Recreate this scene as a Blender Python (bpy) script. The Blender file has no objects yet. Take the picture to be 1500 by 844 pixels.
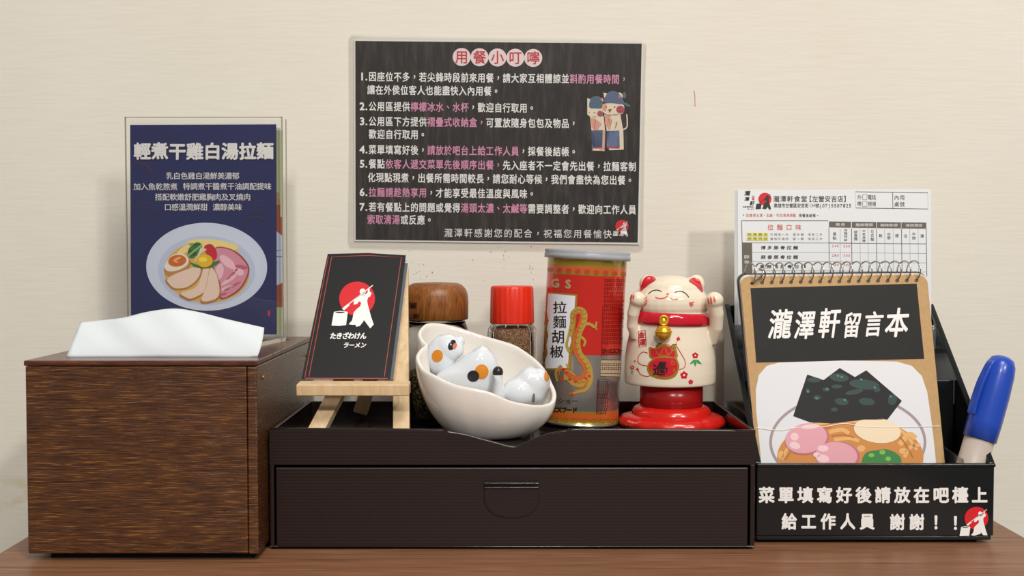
import bpy, bmesh, math, random
from mathutils import Vector, Matrix
from mathutils.bvhtree import BVHTree
from mathutils.geometry import tessellate_polygon
random.seed(7)
C = bpy.context.scene.collection
PI = math.pi
# ------------------------------------------------------------------ camera
TZ = 0.74                      # table height
CZ = TZ + 0.186                # lens height
F = 1600.0                     # focal length in pixels of the 1500 px frame
TH = math.atan(57 / F)         # the lens looks two degrees down
cam = bpy.data.objects.new('camera', bpy.data.cameras.new('camera')); C.objects.link(cam)
cam.data.sensor_width = 36; cam.data.lens = 36 * F / 1500; cam.data.clip_start = 0.02
cam.location = (0, 0, CZ); cam.rotation_euler = (PI / 2 - TH, 0, 0)
bpy.context.scene.camera = cam
# ------------------------------------------------------------------ light
def lin(c):
    return c / 12.92 if c <= 0.04045 else ((c + 0.055) / 1.055) ** 2.4
def rgb(h):
    return tuple(lin(int(h[i:i + 2], 16) / 255) for i in (0, 2, 4)) + (1,)
w = bpy.data.worlds.new('world'); bpy.context.scene.world = w; w.use_nodes = True
w.node_tree.nodes['Background'].inputs[0].default_value = (1.0, 0.975, 0.94, 1)
w.node_tree.nodes['Background'].inputs[1].default_value = 0.2
def lamp(name, loc, target, size, power, col=(1, 0.965, 0.91), shape='DISK'):
    d = bpy.data.lights.new(name, 'AREA'); d.shape = shape; d.size = size; d.energy = power; d.color = col
    o = bpy.data.objects.new(name, d); C.objects.link(o); o.location = loc
    o.rotation_euler = (Vector(target) - Vector(loc)).to_track_quat('-Z', 'Y').to_euler()
    return o
lamp('ceiling_or_fill_lamp', (0.06, -1.8, TZ + 1.72), (0, .75, TZ + .1), 0.22, 25)
lamp('ceiling_or_fill_lamp', (1.42, -1.8, TZ + 1.72), (0, .75, TZ + .1), 0.22, 28)
lamp('ceiling_or_fill_lamp', (0.45, -0.45, TZ + 1.75), (0, .7, TZ), 0.7, 22)  # large soft overhead fill, added to light the upward faces
vs = bpy.context.scene.view_settings
vs.view_transform = 'Standard'; vs.look = 'None'; vs.gamma = 1; vs.use_curve_mapping = False
vs.exposure = 0.0
# ------------------------------------------------------------------ helpers: points
UP = Vector((0, math.sin(TH), math.cos(TH))); FW = Vector((0, math.cos(TH), -math.sin(TH)))
def ray(px, py):
    return FW + Vector((1, 0, 0)) * ((px - 750) / F) + UP * (-(py - 422) / F)
def W(px, py, Y):
    d = ray(px, py); return Vector((0, 0, CZ)) + d * (Y / d.y)
def WX(px, Y): return W(px, 422, Y).x
def WZ(py, Y): return W(750, py, Y).z
def on_plane(px, py, a, b, c):
    n = (b - a).cross(c - a); d = ray(px, py); o = Vector((0, 0, CZ)); return o + d * (n.dot(a - o) / n.dot(d))
# ------------------------------------------------------------------ helpers: materials
MC = {}
def nodes(name):
    m = bpy.data.materials.new(name); m.use_nodes = True
    nt = m.node_tree; return m, nt, nt.nodes['Principled BSDF']
def mat(name, col, rough=0.5, metal=0, coat=0, bump=0, bscale=400, spec=0.5, sss=0, trans=0, ior=1.45, vec=(1, 1, 1), var=0.0):
    if name in MC: return MC[name]
    m, nt, b = nodes(name); N = nt.nodes; L = nt.links
    b.inputs['Base Color'].default_value = rgb(col); b.inputs['Roughness'].default_value = rough
    b.inputs['Metallic'].default_value = metal; b.inputs['Coat Weight'].default_value = coat
    b.inputs['Coat Roughness'].default_value = 0.08
    b.inputs['Specular IOR Level'].default_value = spec; b.inputs['IOR'].default_value = ior
    b.inputs['Transmission Weight'].default_value = trans
    if sss:
        b.inputs['Subsurface Weight'].default_value = sss; b.inputs['Subsurface Radius'].default_value = (.004, .003, .002)
        b.inputs['Subsurface Scale'].default_value = 0.5
    tc = N.new('ShaderNodeTexCoord'); mp = N.new('ShaderNodeMapping'); mp.inputs['Scale'].default_value = vec
    L.new(tc.outputs['Object'], mp.inputs[0])
    ns = N.new('ShaderNodeTexNoise'); ns.inputs['Scale'].default_value = bscale; ns.inputs['Detail'].default_value = 4
    L.new(mp.outputs[0], ns.inputs['Vector'])
    if bump:
        bp = N.new('ShaderNodeBump'); bp.inputs['Strength'].default_value = bump; bp.inputs['Distance'].default_value = 0.001
        L.new(ns.outputs['Fac'], bp.inputs['Height']); L.new(bp.outputs[0], b.inputs['Normal'])
    if var:
        hs = N.new('ShaderNodeHueSaturation'); hs.inputs['Color'].default_value = rgb(col)
        mr = N.new('ShaderNodeMapRange'); mr.inputs['From Min'].default_value = .3; mr.inputs['From Max'].default_value = .7
        mr.inputs['To Min'].default_value = 1 - var; mr.inputs['To Max'].default_value = 1 + var
        L.new(ns.outputs['Fac'], mr.inputs[0]); L.new(mr.outputs[0], hs.inputs['Value']); L.new(hs.outputs[0], b.inputs['Base Color'])
    MC[name] = m; return m
def wood(name, cols, vec, scale=1.0, bump=0.4, rough=0.35, coat=0.0, pores=None, dist=1.5, dist2=0.0006):
    m, nt, b = nodes(name); N = nt.nodes; L = nt.links
    tc = N.new('ShaderNodeTexCoord'); mp = N.new('ShaderNodeMapping'); mp.inputs['Scale'].default_value = vec
    L.new(tc.outputs['Object'], mp.inputs[0])
    n1 = N.new('ShaderNodeTexNoise'); n1.inputs['Scale'].default_value = scale; n1.inputs['Detail'].default_value = 6
    n1.inputs['Roughness'].default_value = 0.65; n1.inputs['Distortion'].default_value = dist
    n2 = N.new('ShaderNodeTexNoise'); n2.inputs['Scale'].default_value = scale * 3.5; n2.inputs['Detail'].default_value = 5
    L.new(mp.outputs[0], n1.inputs[0]); L.new(mp.outputs[0], n2.inputs[0])
    mx = N.new('ShaderNodeMath'); mx.operation = 'ADD'
    ml = N.new('ShaderNodeMath'); ml.operation = 'MULTIPLY'; ml.inputs[1].default_value = 0.5
    L.new(n1.outputs['Fac'], ml.inputs[0])
    ml2 = N.new('ShaderNodeMath'); ml2.operation = 'MULTIPLY'; ml2.inputs[1].default_value = 0.5
    L.new(n2.outputs['Fac'], ml2.inputs[0]); L.new(ml.outputs[0], mx.inputs[0]); L.new(ml2.outputs[0], mx.inputs[1])
    cr = N.new('ShaderNodeValToRGB'); L.new(mx.outputs[0], cr.inputs[0])
    e = cr.color_ramp.elements; e[0].position = .33; e[0].color = rgb(cols[0]); e[1].position = .66; e[1].color = rgb(cols[-1])
    for i, c in enumerate(cols[1:-1]):
        k = e.new(.33 + .33 * (i + 1) / (len(cols) - 1)); k.color = rgb(c)
    L.new(cr.outputs[0], b.inputs['Base Color'])
    b.inputs['Roughness'].default_value = rough; b.inputs['Coat Weight'].default_value = coat; b.inputs['Coat Roughness'].default_value = .15
    bp = N.new('ShaderNodeBump'); bp.inputs['Strength'].default_value = bump; bp.inputs['Distance'].default_value = dist2
    L.new(mx.outputs[0], bp.inputs['Height']); L.new(bp.outputs[0], b.inputs['Normal']); L.new(bp.outputs[0], b.inputs['Coat Normal'])
    MC[name] = m; return m
def film(name, tint='ffffff', haze=0.0, rough=0.03, boost=1.0, bump=0, hazecol='ffffff', bscale=60, vec=(1, 1, 1)):
    """thin clear plastic: see-through, with a fresnel sheen and a little haze"""
    m = bpy.data.materials.new(name); m.use_nodes = True; nt = m.node_tree; N = nt.nodes; L = nt.links
    N.remove(N['Principled BSDF']); out = N['Material Output']
    tr = N.new('ShaderNodeBsdfTransparent'); tr.inputs[0].default_value = rgb(tint)
    df = N.new('ShaderNodeBsdfDiffuse'); df.inputs[0].default_value = rgb(hazecol)
    gl = N.new('ShaderNodeBsdfGlossy'); gl.inputs['Roughness'].default_value = rough
    m1 = N.new('ShaderNodeMixShader'); m1.inputs[0].default_value = haze
    L.new(tr.outputs[0], m1.inputs[1]); L.new(df.outputs[0], m1.inputs[2])
    fr = N.new('ShaderNodeFresnel'); fr.inputs[0].default_value = 1.5
    mu = N.new('ShaderNodeMath'); mu.operation = 'MULTIPLY'; mu.inputs[1].default_value = boost
    L.new(fr.outputs[0], mu.inputs[0])
    m2 = N.new('ShaderNodeMixShader'); L.new(mu.outputs[0], m2.inputs[0]); L.new(m1.outputs[0], m2.inputs[1]); L.new(gl.outputs[0], m2.inputs[2])
    if bump:
        tc = N.new('ShaderNodeTexCoord'); mp = N.new('ShaderNodeMapping'); mp.inputs['Scale'].default_value = vec
        ns = N.new('ShaderNodeTexNoise'); ns.inputs['Scale'].default_value = bscale; ns.inputs['Detail'].default_value = 3
        bp = N.new('ShaderNodeBump'); bp.inputs['Strength'].default_value = bump; bp.inputs['Distance'].default_value = .001
        L.new(tc.outputs['Object'], mp.inputs[0]); L.new(mp.outputs[0], ns.inputs[0]); L.new(ns.outputs['Fac'], bp.inputs['Height'])
        L.new(bp.outputs[0], gl.inputs['Normal'])
    L.new(m2.outputs[0], out.inputs[0]); MC[name] = m; return m
# ------------------------------------------------------------------ helpers: objects
def root_of(p):
    v = Vector((0, 0, 0))
    while p is not None:
        v = v + p.location; p = p.parent
    return v
def thing(name, label, cat, loc, group=None):
    o = bpy.data.objects.new(name, None); C.objects.link(o); o.location = loc; o.empty_display_size = .02
    o['label'] = label; o['category'] = cat
    if group: o['group'] = group
    return o
def obj(name, data, m, parent=None, smooth=False, loc=None, label=None):
    """data: (verts, faces) in world coordinates"""
    vs_, fs = data
    org = root_of(parent) if parent is not None else (Vector(loc) if loc is not None else Vector((0, 0, 0)))
    me = bpy.data.meshes.new(name); me.from_pydata([tuple(Vector(v) - org) for v in vs_], [], fs); me.update()
    o = bpy.data.objects.new(name, me); C.objects.link(o)
    if m is not None: me.materials.append(m)
    if parent is not None: o.parent = parent
    elif loc is not None: o.location = loc
    if smooth: me.polygons.foreach_set('use_smooth', [True] * len(me.polygons))
    if label: o['label'] = label
    return o
def normals(o):
    bm = bmesh.new(); bm.from_mesh(o.data); bmesh.ops.recalc_face_normals(bm, faces=bm.faces); bm.to_mesh(o.data); bm.free(); return o
def bevel(o, wd=0.0006, seg=2, ang=35):
    b = o.modifiers.new('bevel', 'BEVEL'); b.width = wd; b.segments = seg; b.limit_method = 'ANGLE'; b.angle_limit = math.radians(ang)
    for p in o.data.polygons: p.use_smooth = True
    wn = o.modifiers.new('wn', 'WEIGHTED_NORMAL'); wn.keep_sharp = True
    return o
def join(*ds):
    V = []; Fc = []
    for v, f in ds:
        k = len(V); V += list(v); Fc += [tuple(i + k for i in q) for q in f]
    return V, Fc
def box(x0, x1, y0, y1, z0, z1):
    v = [(x, y, z) for x in (x0, x1) for y in (y0, y1) for z in (z0, z1)]
    return v, [(0, 1, 3, 2), (4, 6, 7, 5), (0, 4, 5, 1), (2, 3, 7, 6), (0, 2, 6, 4), (1, 5, 7, 3)]
def prism(poly, d):
    """poly: list of world points (planar), extruded by vector d"""
    n = len(poly); d = Vector(d); v = [Vector(p) for p in poly] + [Vector(p) + d for p in poly]
    return v, [tuple(range(n))[::-1], tuple(range(n, 2 * n))] + [(i, (i + 1) % n, n + (i + 1) % n, n + i) for i in range(n)]
def bar(a, b, wd, th, side=None):
    a = Vector(a); b = Vector(b); d = (b - a).normalized()
    s = Vector(side) if side else Vector((1, 0, 0)); s = (s - d * s.dot(d)).normalized(); t = d.cross(s)
    v = []
    for p in (a, b):
        for i, j in ((-1, -1), (1, -1), (1, 1), (-1, 1)): v.append(p + s * (i * wd / 2) + t * (j * th / 2))
    return v, [(0, 1, 2, 3), (7, 6, 5, 4), (0, 4, 5, 1), (1, 5, 6, 2), (2, 6, 7, 3), (3, 7, 4, 0)]
def lathe(cx, cy, prof, n=64, ey=1.0, cap=True):
    """prof: list of (r, z) from bottom to top"""
    V = []; Fc = []
    for r, z in prof:
        for i in range(n):
            a = 2 * PI * i / n; V.append((cx + r * math.cos(a), cy + r * ey * math.sin(a), z))
    for k in range(len(prof) - 1):
        for i in range(n):
            j = (i + 1) % n; Fc.append((k * n + i, k * n + j, (k + 1) * n + j, (k + 1) * n + i))
    if cap:
        Fc.append(tuple(range(n))[::-1]); Fc.append(tuple((len(prof) - 1) * n + i for i in range(n)))
    return V, Fc
def tube(pts, r, n=8, closed=False):
    pts = [Vector(p) for p in pts]; V = []; Fc = []; m = len(pts)
    for i, p in enumerate(pts):
        q0 = pts[i - 1] if (i or closed) else p; q1 = pts[(i + 1) % m] if (i < m - 1 or closed) else p
        d = (q1 - q0).normalized(); s = d.cross(Vector((0, 0, 1)))
        if s.length < 1e-3: s = Vector((1, 0, 0))
        s.normalize(); t = d.cross(s); rr = r[i] if isinstance(r, (list, tuple)) else r
        for k in range(n):
            a = 2 * PI * k / n; V.append(p + s * (rr * math.cos(a)) + t * (rr * math.sin(a)))
    for i in range(m if closed else m - 1):
        for k in range(n):
            a = i * n + k; b_ = i * n + (k + 1) % n; c = ((i + 1) % m) * n
            Fc.append((a, b_, c + (k + 1) % n, c + k))
    if not closed: Fc += [tuple(range(n))[::-1], tuple((m - 1) * n + k for k in range(n))]
    return V, Fc
def ellipsoid(c, r, rot=(0, 0, 0), nu=28, nv=16):
    from mathutils import Euler
    R = Euler(rot).to_matrix(); c = Vector(c); V = []; Fc = []
    V.append(c + R @ Vector((0, 0, -r[2])))
    for j in range(1, nv):
        t = -PI / 2 + PI * j / nv
        for i in range(nu):
            a = 2 * PI * i / nu
            V.append(c + R @ Vector((r[0] * math.cos(t) * math.cos(a), r[1] * math.cos(t) * math.sin(a), r[2] * math.sin(t))))
    V.append(c + R @ Vector((0, 0, r[2]))); top = len(V) - 1
    for i in range(nu):
        Fc.append((0, 1 + (i + 1) % nu, 1 + i)); k = 1 + (nv - 2) * nu; Fc.append((k + i, k + (i + 1) % nu, top))
    for j in range(nv - 2):
        for i in range(nu):
            a = 1 + j * nu + i; b_ = 1 + j * nu + (i + 1) % nu; Fc.append((a, b_, b_ + nu, a + nu))
    return V, Fc
def fuse(o, voxel=0.0007, smooth=6):
    r = o.modifiers.new('fuse', 'REMESH'); r.mode = 'VOXEL'; r.voxel_size = voxel; r.use_smooth_shade = True
    s = o.modifiers.new('smooth', 'SMOOTH'); s.iterations = smooth; s.factor = .5
    return o
def bake(o):
    dg = bpy.context.evaluated_depsgraph_get(); dg.update()
    me = bpy.data.meshes.new_from_object(o.evaluated_get(dg)); o.modifiers.clear(); o.data = me
    me.polygons.foreach_set('use_smooth', [True] * len(me.polygons)); return o
def bvh(*os):
    V = []; Fc = []
    for o in os:
        org = root_of(o); k = len(V)
        V += [v.co + org for v in o.data.vertices]; Fc += [tuple(i + k for i in p.vertices) for p in o.data.polygons]
    return BVHTree.FromPolygons(V, Fc)
# ------------------------------------------------------------------ helpers: print (flat artwork laid on a surface)
GC = {}
def glyph(ch, bold):
    k = (ch, bold)
    if k not in GC:
        c = bpy.data.curves.new('g', 'FONT'); c.body = ch; c.size = 1; c.resolution_u = 2; c.offset = bold
        o = bpy.data.objects.new('g', c); m = bpy.data.meshes.new_from_object(o)
        v = [(q.co.x, q.co.y) for q in m.vertices]; f = [tuple(p.vertices) for p in m.polygons]
        bpy.data.objects.remove(o); bpy.data.meshes.remove(m); bpy.data.curves.remove(c); GC[k] = (v, f)
    return GC[k]
def char(ch, cx, cy, sx, sy, bold=0.0, shear=0.0, rot=0.0):
    v, f = glyph(ch, 0.0)
    if not v: return [], []
    if bold:                    # heavier strokes: the same glyph laid a hair to each side
        b = bold * 1.15; res = ([], [])
        for q in range(5):
            a = 2 * PI * q / 5 + .3
            g_ = char(ch, cx + b * sx * math.cos(a), cy + b * sy * math.sin(a), sx, sy, 0, shear, rot)
            res = join(res, ([(p[0], p[1], q) for p in g_[0]], g_[1]))
        return res
    if ord(ch) < 0x2000 or ch in '，。、！・□':
        mx = (min(a for a, b in v) + max(a for a, b in v)) / 2
    else: mx = 0.5
    my = 0.38
    if ch in '，。、・': my = (min(b for a, b in v) + max(b for a, b in v)) / 2
    if ord(ch) < 0x2000: my = 0.34
    out = []
    cr, sr = math.cos(rot), math.sin(rot)
    for a, b in v:
        x = (a - mx) * sx + (b - my) * sy * shear; y = -(b - my) * sy
        out.append((cx + x * cr - y * sr, cy + x * sr + y * cr))
    return out, f
def text(s, x0, y0, pitch, sx, sy=None, bold=0.0, shear=0.0, slope=0.0, vertical=False, jitter=0.0):
    """x0: centre of the first cell; returns {0: plain data, 1: [bracketed] data}"""
    sy = sy or sx; out = {0: ([], []), 1: ([], [])}; k = 0; i = 0.0
    for ch in s:
        if ch == '[': k = 1; continue
        if ch == ']': k = 0; continue
        if ch == ' ': i += 0.75; continue
        x = x0 + (0 if vertical else i * pitch); y = y0 + (i * pitch if vertical else 0)
        y += slope * (x - x0)
        j = random.uniform(-jitter, jitter)
        out[k] = join(out[k], char(ch, x, y + j * sy, sx, sy, bold, shear, rot=j * .5)); i += 1
    return out
def line(s, x0, x1, y, sx, sy=None, **k):
    """fit: first cell centred at x0, last at x1"""
    n = sum(0.75 if c == ' ' else 1 for c in s if c not in '[]') - 1
    return text(s, x0, y, (x1 - x0) / max(n, 1), sx, sy, **k)[0]
def poly(pts):
    tri = tessellate_polygon([[Vector((p[0], p[1], 0)) for p in pts]])
    return list(pts), [tuple(t) for t in tri]
def ell(cx, cy, rx, ry=None, rot=0.0, n=40, a0=0.0, a1=2 * PI):
    ry = ry or rx; c, s = math.cos(rot), math.sin(rot); P = []
    for i in range(n):
        a = a0 + (a1 - a0) * i / (n if a1 - a0 > 6.28 else n - 1); x = rx * math.cos(a); y = ry * math.sin(a)
        P.append((cx + x * c - y * s, cy + x * s + y * c))
    return P
def rect(x0, y0, x1, y1): return [(x0, y0), (x1, y0), (x1, y1), (x0, y1)]
def rrect(x0, y0, x1, y1, r, n=6):
    P = []
    for cx, cy, a in ((x1 - r, y0 + r, -PI / 2), (x1 - r, y1 - r, 0), (x0 + r, y1 - r, PI / 2), (x0 + r, y0 + r, PI)):
        for i in range(n + 1): P.append((cx + r * math.cos(a + PI / 2 * i / n), cy + r * math.sin(a + PI / 2 * i / n)))
    return P
def stroke(pts, wd, closed=False):
    V = []; Fc = []; n = len(pts)
    for i, p in enumerate(pts):
        a = pts[i - 1] if (i or closed) else p; b = pts[(i + 1) % n] if (i < n - 1 or closed) else p
        dx, dy = b[0] - a[0], b[1] - a[1]; l = math.hypot(dx, dy) or 1
        q = wd[i] if isinstance(wd, (list, tuple)) else wd
        V += [(p[0] - dy / l * q / 2, p[1] + dx / l * q / 2), (p[0] + dy / l * q / 2, p[1] - dx / l * q / 2)]
    for i in range(n if closed else n - 1):
        j = (i + 1) % n; Fc.append((2 * i, 2 * j, 2 * j + 1, 2 * i + 1))
    return V, Fc
def curve(pts, n=8):
    """Catmull-Rom through pts"""
    P = [pts[0]] + list(pts) + [pts[-1]]; out = []
    for i in range(1, len(P) - 2):
        for k in range(n):
            t = k / n; o = []
            for d in range(len(P[0])):
                a, b, c, e = P[i - 1][d], P[i][d], P[i + 1][d], P[i + 2][d]
                o.append(.5 * (2 * b + (c - a) * t + (2 * a - 5 * b + 4 * c - e) * t * t + (3 * b - a - 3 * c + e) * t ** 3))
            out.append(tuple(o))
    out.append(tuple(pts[-1])); return out
def closedcurve(pts, n=6):
    P = [pts[-1]] + list(pts) + [pts[0], pts[1]]; out = []
    for i in range(1, len(P) - 2):
        for k in range(n):
            t = k / n; o = []
            for d in range(len(P[0])):
                a, b, c, e = P[i - 1][d], P[i][d], P[i + 1][d], P[i + 2][d]
                o.append(.5 * (2 * b + (c - a) * t + (2 * a - 5 * b + 4 * c - e) * t * t + (3 * b - a - 3 * c + e) * t ** 3))
            out.append(tuple(o))
    return out
def aff(data, ox, oy, s, sy=None):
    """from the coordinates of an enlarged crop to photo pixels"""
    sy = sy or s
    return [(ox + p[0] / s, oy + p[1] / sy) + tuple(p[2:]) for p in data[0]], data[1]
SPLIT = {'header_bar', 'cat_cheek', 'cat_apron', 'pork_marbling', 'seaweed_sheen', 'ham_slice', 'ham_fat', 'title_disc', 'spinach_spots', 'highlight', 'brown_panel', 'noodles', 'ear_inner', 'egg_yolk', 'whiskers', 'claws', 'eye_line', 'punched_holes', 'broth_foam', 'cook_figure', 'dragon_mane'} - {'cook_figure'} | {'brush_pattern'}
def pieces(data):
    par = list(range(len(data[0])))
    def find(a):
        while par[a] != a: par[a] = par[par[a]]; a = par[a]
        return a
    for f in data[1]:
        for v in f[1:]: par[find(v)] = find(f[0])
    g = {}
    for f in data[1]: g.setdefault(find(f[0]), []).append(f)
    out = []
    for fs in g.values():
        idx = sorted({v for f in fs for v in f}); mp = {v: i for i, v in enumerate(idx)}
        out.append(([data[0][v] for v in idx], [tuple(mp[v] for v in f) for f in fs]))
    return out
def ink(name, data, m, parent, tree, layer=1, maxlen=None, step=0.00007, label=None):
    if name in SPLIT:
        for d in pieces(data): o = ink_one(name, d, m, parent, tree, layer, maxlen, step, label)
        return o
    return ink_one(name, data, m, parent, tree, layer, maxlen, step, label)
def ink_one(name, data, m, parent, tree, layer, maxlen, step, label):
    """lay 2-D artwork (photo pixels) on the surface held by tree"""
    bm = bmesh.new(); vv = [bm.verts.new((p[0], p[1], p[2] if len(p) > 2 else 0)) for p in data[0]]
    for f in data[1]:
        try: bm.faces.new([vv[i] for i in f])
        except ValueError: pass
    if maxlen:
        bmesh.ops.triangulate(bm, faces=[f for f in bm.faces if len(f.verts) > 3])
        for _ in range(6):
            es = [e for e in bm.edges if e.calc_length() > maxlen]
            if not es: break
            bmesh.ops.subdivide_edges(bm, edges=es, cuts=1); bmesh.ops.triangulate(bm, faces=[f for f in bm.faces if len(f.verts) > 3])
    org = Vector((0, 0, CZ)); ro = root_of(parent); bad = []
    for v in bm.verts:
        d = ray(v.co.x, v.co.y); hit, nr, idx, ds = tree.ray_cast(org, d)
        if hit is None: bad.append(v); continue
        if nr.dot(d) > 0: nr = -nr
        v.co = hit + nr * (0.00012 + step * layer + 0.000018 * v.co.z) - ro
    if bad: bmesh.ops.delete(bm, geom=bad, context='VERTS')
    me = bpy.data.meshes.new(name); bm.to_mesh(me); bm.free(); me.materials.append(m)
    o = bpy.data.objects.new(name, me); C.objects.link(o); o.parent = parent
    me.polygons.foreach_set('use_smooth', [False] * len(me.polygons))
    if label: o['label'] = label
    return o
def P(*ps):  return join(*[poly(p) for p in ps])
# the cook-and-tub emblem, in the coordinates of an enlarged crop
SUN = P(ell(345, 247, 170, 163, n=48))
COOK = join(P([(376, 205), (345, 232), (322, 256), (313, 280), (312, 305), (345, 296), (358, 280), (372, 270), (384, 292), (372, 322), (338, 348), (312, 380),
               (304, 425), (298, 452), (265, 490), (300, 496), (328, 494), (338, 514), (370, 507), (400, 470), (411, 450), (440, 490), (470, 530), (503, 492),
               (480, 425), (458, 345), (446, 300), (441, 262), (452, 232), (470, 226), (484, 190), (466, 184), (462, 150), (448, 152), (446, 186), (426, 206)]),
            P(ell(398, 180, 28, 30, n=20)), P(rect(384, 190, 420, 225)),
            stroke([(494, 120), (262, 300)], 9), P([(262, 292), (276, 308), (222, 358), (200, 342)]),
            P([(125, 372), (190, 362), (257, 372), (240, 498), (170, 506), (102, 502)]))
SLOT = P(ell(183, 378, 46, 7, n=16))
def emblem(parent, tree, ox, oy, s, white, red, dark, layer=3):
    ink('sun_disc', aff(SUN, ox, oy, s), red, parent, tree, layer)
    ink('cook_figure', aff(COOK, ox, oy, s), white, parent, tree, layer + 1)
    ink('tub_opening', aff(SLOT, ox, oy, s), dark, parent, tree, layer + 2)
# ------------------------------------------------------------------ materials
def wall_mat():
    m, nt, b = nodes('cream_painted_wall'); N = nt.nodes; L = nt.links
    tc = N.new('ShaderNodeTexCoord'); mp = N.new('ShaderNodeMapping'); mp.inputs['Scale'].default_value = (9, 9, 130)
    L.new(tc.outputs['Object'], mp.inputs[0])
    n1 = N.new('ShaderNodeTexNoise'); n1.inputs['Scale'].default_value = 4; n1.inputs['Detail'].default_value = 6; n1.inputs['Roughness'].default_value = .7
    L.new(mp.outputs[0], n1.inputs[0])
    n2 = N.new('ShaderNodeTexNoise'); n2.inputs['Scale'].default_value = 5; n2.inputs['Detail'].default_value = 3; L.new(tc.outputs['Object'], n2.inputs[0])
    cr = N.new('ShaderNodeValToRGB'); L.new(n1.outputs['Fac'], cr.inputs[0])
    e = cr.color_ramp.elements; e[0].position = .25; e[0].color = rgb('e1dbcf'); e[1].position = .6; e[1].color = rgb('e6e1d6')
    mx = N.new('ShaderNodeMixRGB'); mx.blend_type = 'MULTIPLY'; mx.inputs[0].default_value = .35
    c2 = N.new('ShaderNodeValToRGB'); L.new(n2.outputs['Fac'], c2.inputs[0]); c2.color_ramp.elements[0].position = .3; c2.color_ramp.elements[0].color = rgb('f2ede2'); c2.color_ramp.elements[1].position = .7; c2.color_ramp.elements[1].color = (1, 1, 1, 1)
    L.new(cr.outputs[0], mx.inputs[1]); L.new(c2.outputs[0], mx.inputs[2])
    # the yellow water stain low on the left
    sp = N.new('ShaderNodeVectorMath'); sp.operation = 'SUBTRACT'; sp.inputs[1].default_value = (-.385, .84, .735)
    L.new(tc.outputs['Object'], sp.inputs[0])
    sc = N.new('ShaderNodeVectorMath'); sc.operation = 'MULTIPLY'; sc.inputs[1].default_value = (22, 0, 60); L.new(sp.outputs[0], sc.inputs[0])
    ln = N.new('ShaderNodeVectorMath'); ln.operation = 'LENGTH'; L.new(sc.outputs[0], ln.inputs[0])
    mr = N.new('ShaderNodeMapRange'); mr.inputs['From Min'].default_value = 1.0; mr.inputs['From Max'].default_value = .2; L.new(ln.outputs['Value'], mr.inputs[0])
    n3 = N.new('ShaderNodeTexNoise'); n3.inputs['Scale'].default_value = 60; n3.inputs['Detail'].default_value = 5; L.new(tc.outputs['Object'], n3.inputs[0])
    mr2 = N.new('ShaderNodeMapRange'); mr2.inputs['From Min'].default_value = .45; mr2.inputs['From Max'].default_value = .7; L.new(n3.outputs['Fac'], mr2.inputs[0])
    mm = N.new('ShaderNodeMath'); mm.operation = 'MULTIPLY'; L.new(mr.outputs[0], mm.inputs[0]); L.new(mr2.outputs[0], mm.inputs[1])
    mx2 = N.new('ShaderNodeMixRGB'); mx2.inputs[2].default_value = rgb('cdb987'); L.new(mm.outputs[0], mx2.inputs[0]); L.new(mx.outputs[0], mx2.inputs[1])
    L.new(mx2.outputs[0], b.inputs['Base Color']); b.inputs['Roughness'].default_value = .7; b.inputs['Specular IOR Level'].default_value = .25
    bp = N.new('ShaderNodeBump'); bp.inputs['Strength'].default_value = .22; bp.inputs['Distance'].default_value = .0006
    L.new(n1.outputs['Fac'], bp.inputs['Height']); L.new(bp.outputs[0], b.inputs['Normal'])
    return m
WALL = wall_mat()
TABLE = wood('walnut_laminate', ['58331f', '7e5439', '8c6044', '9c7052'], (4, 95, 95), 1.5, .15, .42, dist=.6)
BOXW = wood('dark_stained_oak', ['220f07', '41230f', '5b3516', '966630'], (8, 30, 170), 3.2, .8, .3, coat=.5, dist=2.0)
BOXT = wood('dark_stained_oak_top', ['3a1c10', '4d2817', '5c3420', '6c4229'], (10, 60, 60), 3.2, .35, .35, coat=.3, dist=1.2)
PINE = wood('pale_pine', ['d2b083', 'dcbc90', 'e2c69c', 'e8cfa8'], (50, 50, 14), 2.0, .1, .5)
CAPW = wood('acacia_cap_wood', ['4a260c', '7a461b', '8c5423', 'a0692f'], (90, 90, 11), 3.5, .3, .4, dist=.6)
def ribbed(name, col, period, strength):
    m, nt, b = nodes(name); N = nt.nodes; L = nt.links
    tc = N.new('ShaderNodeTexCoord'); sx = N.new('ShaderNodeSeparateXYZ'); L.new(tc.outputs['Object'], sx.inputs[0])
    mu = N.new('ShaderNodeMath'); mu.operation = 'MULTIPLY'; mu.inputs[1].default_value = 2 * PI / period; L.new(sx.outputs['Z'], mu.inputs[0])
    si = N.new('ShaderNodeMath'); si.operation = 'SINE'; L.new(mu.outputs[0], si.inputs[0])
    bp = N.new('ShaderNodeBump'); bp.inputs['Strength'].default_value = strength; bp.inputs['Distance'].default_value = .0004
    L.new(si.outputs[0], bp.inputs['Height']); L.new(bp.outputs[0], b.inputs['Normal'])
    b.inputs['Base Color'].default_value = rgb(col); b.inputs['Roughness'].default_value = .33; return m
TRAY = ribbed('ribbed_dark_brown_plastic', '1f1413', .00197, .14)
TRAYG = mat('glossy_dark_brown_plastic', '241a19', .16, bump=.05, bscale=60)
BLK = mat('glossy_black_plastic', '17191a', .18, bump=.08, bscale=90)
INK_W = mat('white_ink', 'f0eeec', .5); INK_W2 = mat('silver_white_ink', 'e9e7e6', .5); INK_P = mat('pink_ink', 'dc98ba', .5)
INK_R = mat('red_ink', 'd5222b', .45); INK_K = mat('black_ink', '1d1a19', .5); INK_G = mat('grey_ink', '55524e', .6); INK_O = mat('orange_red_ink', 'd8634a', .6)
INK_Y = mat('yellow_highlight', 'e3df72', .6); INK_LG = mat('light_grey_ink', '8b8986', .6); INK_BAR = mat('brown_grey_ink', '67625a', .6)
PAPER = mat('white_paper', 'e6e8ea', .7, bump=.05, bscale=200)
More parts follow.
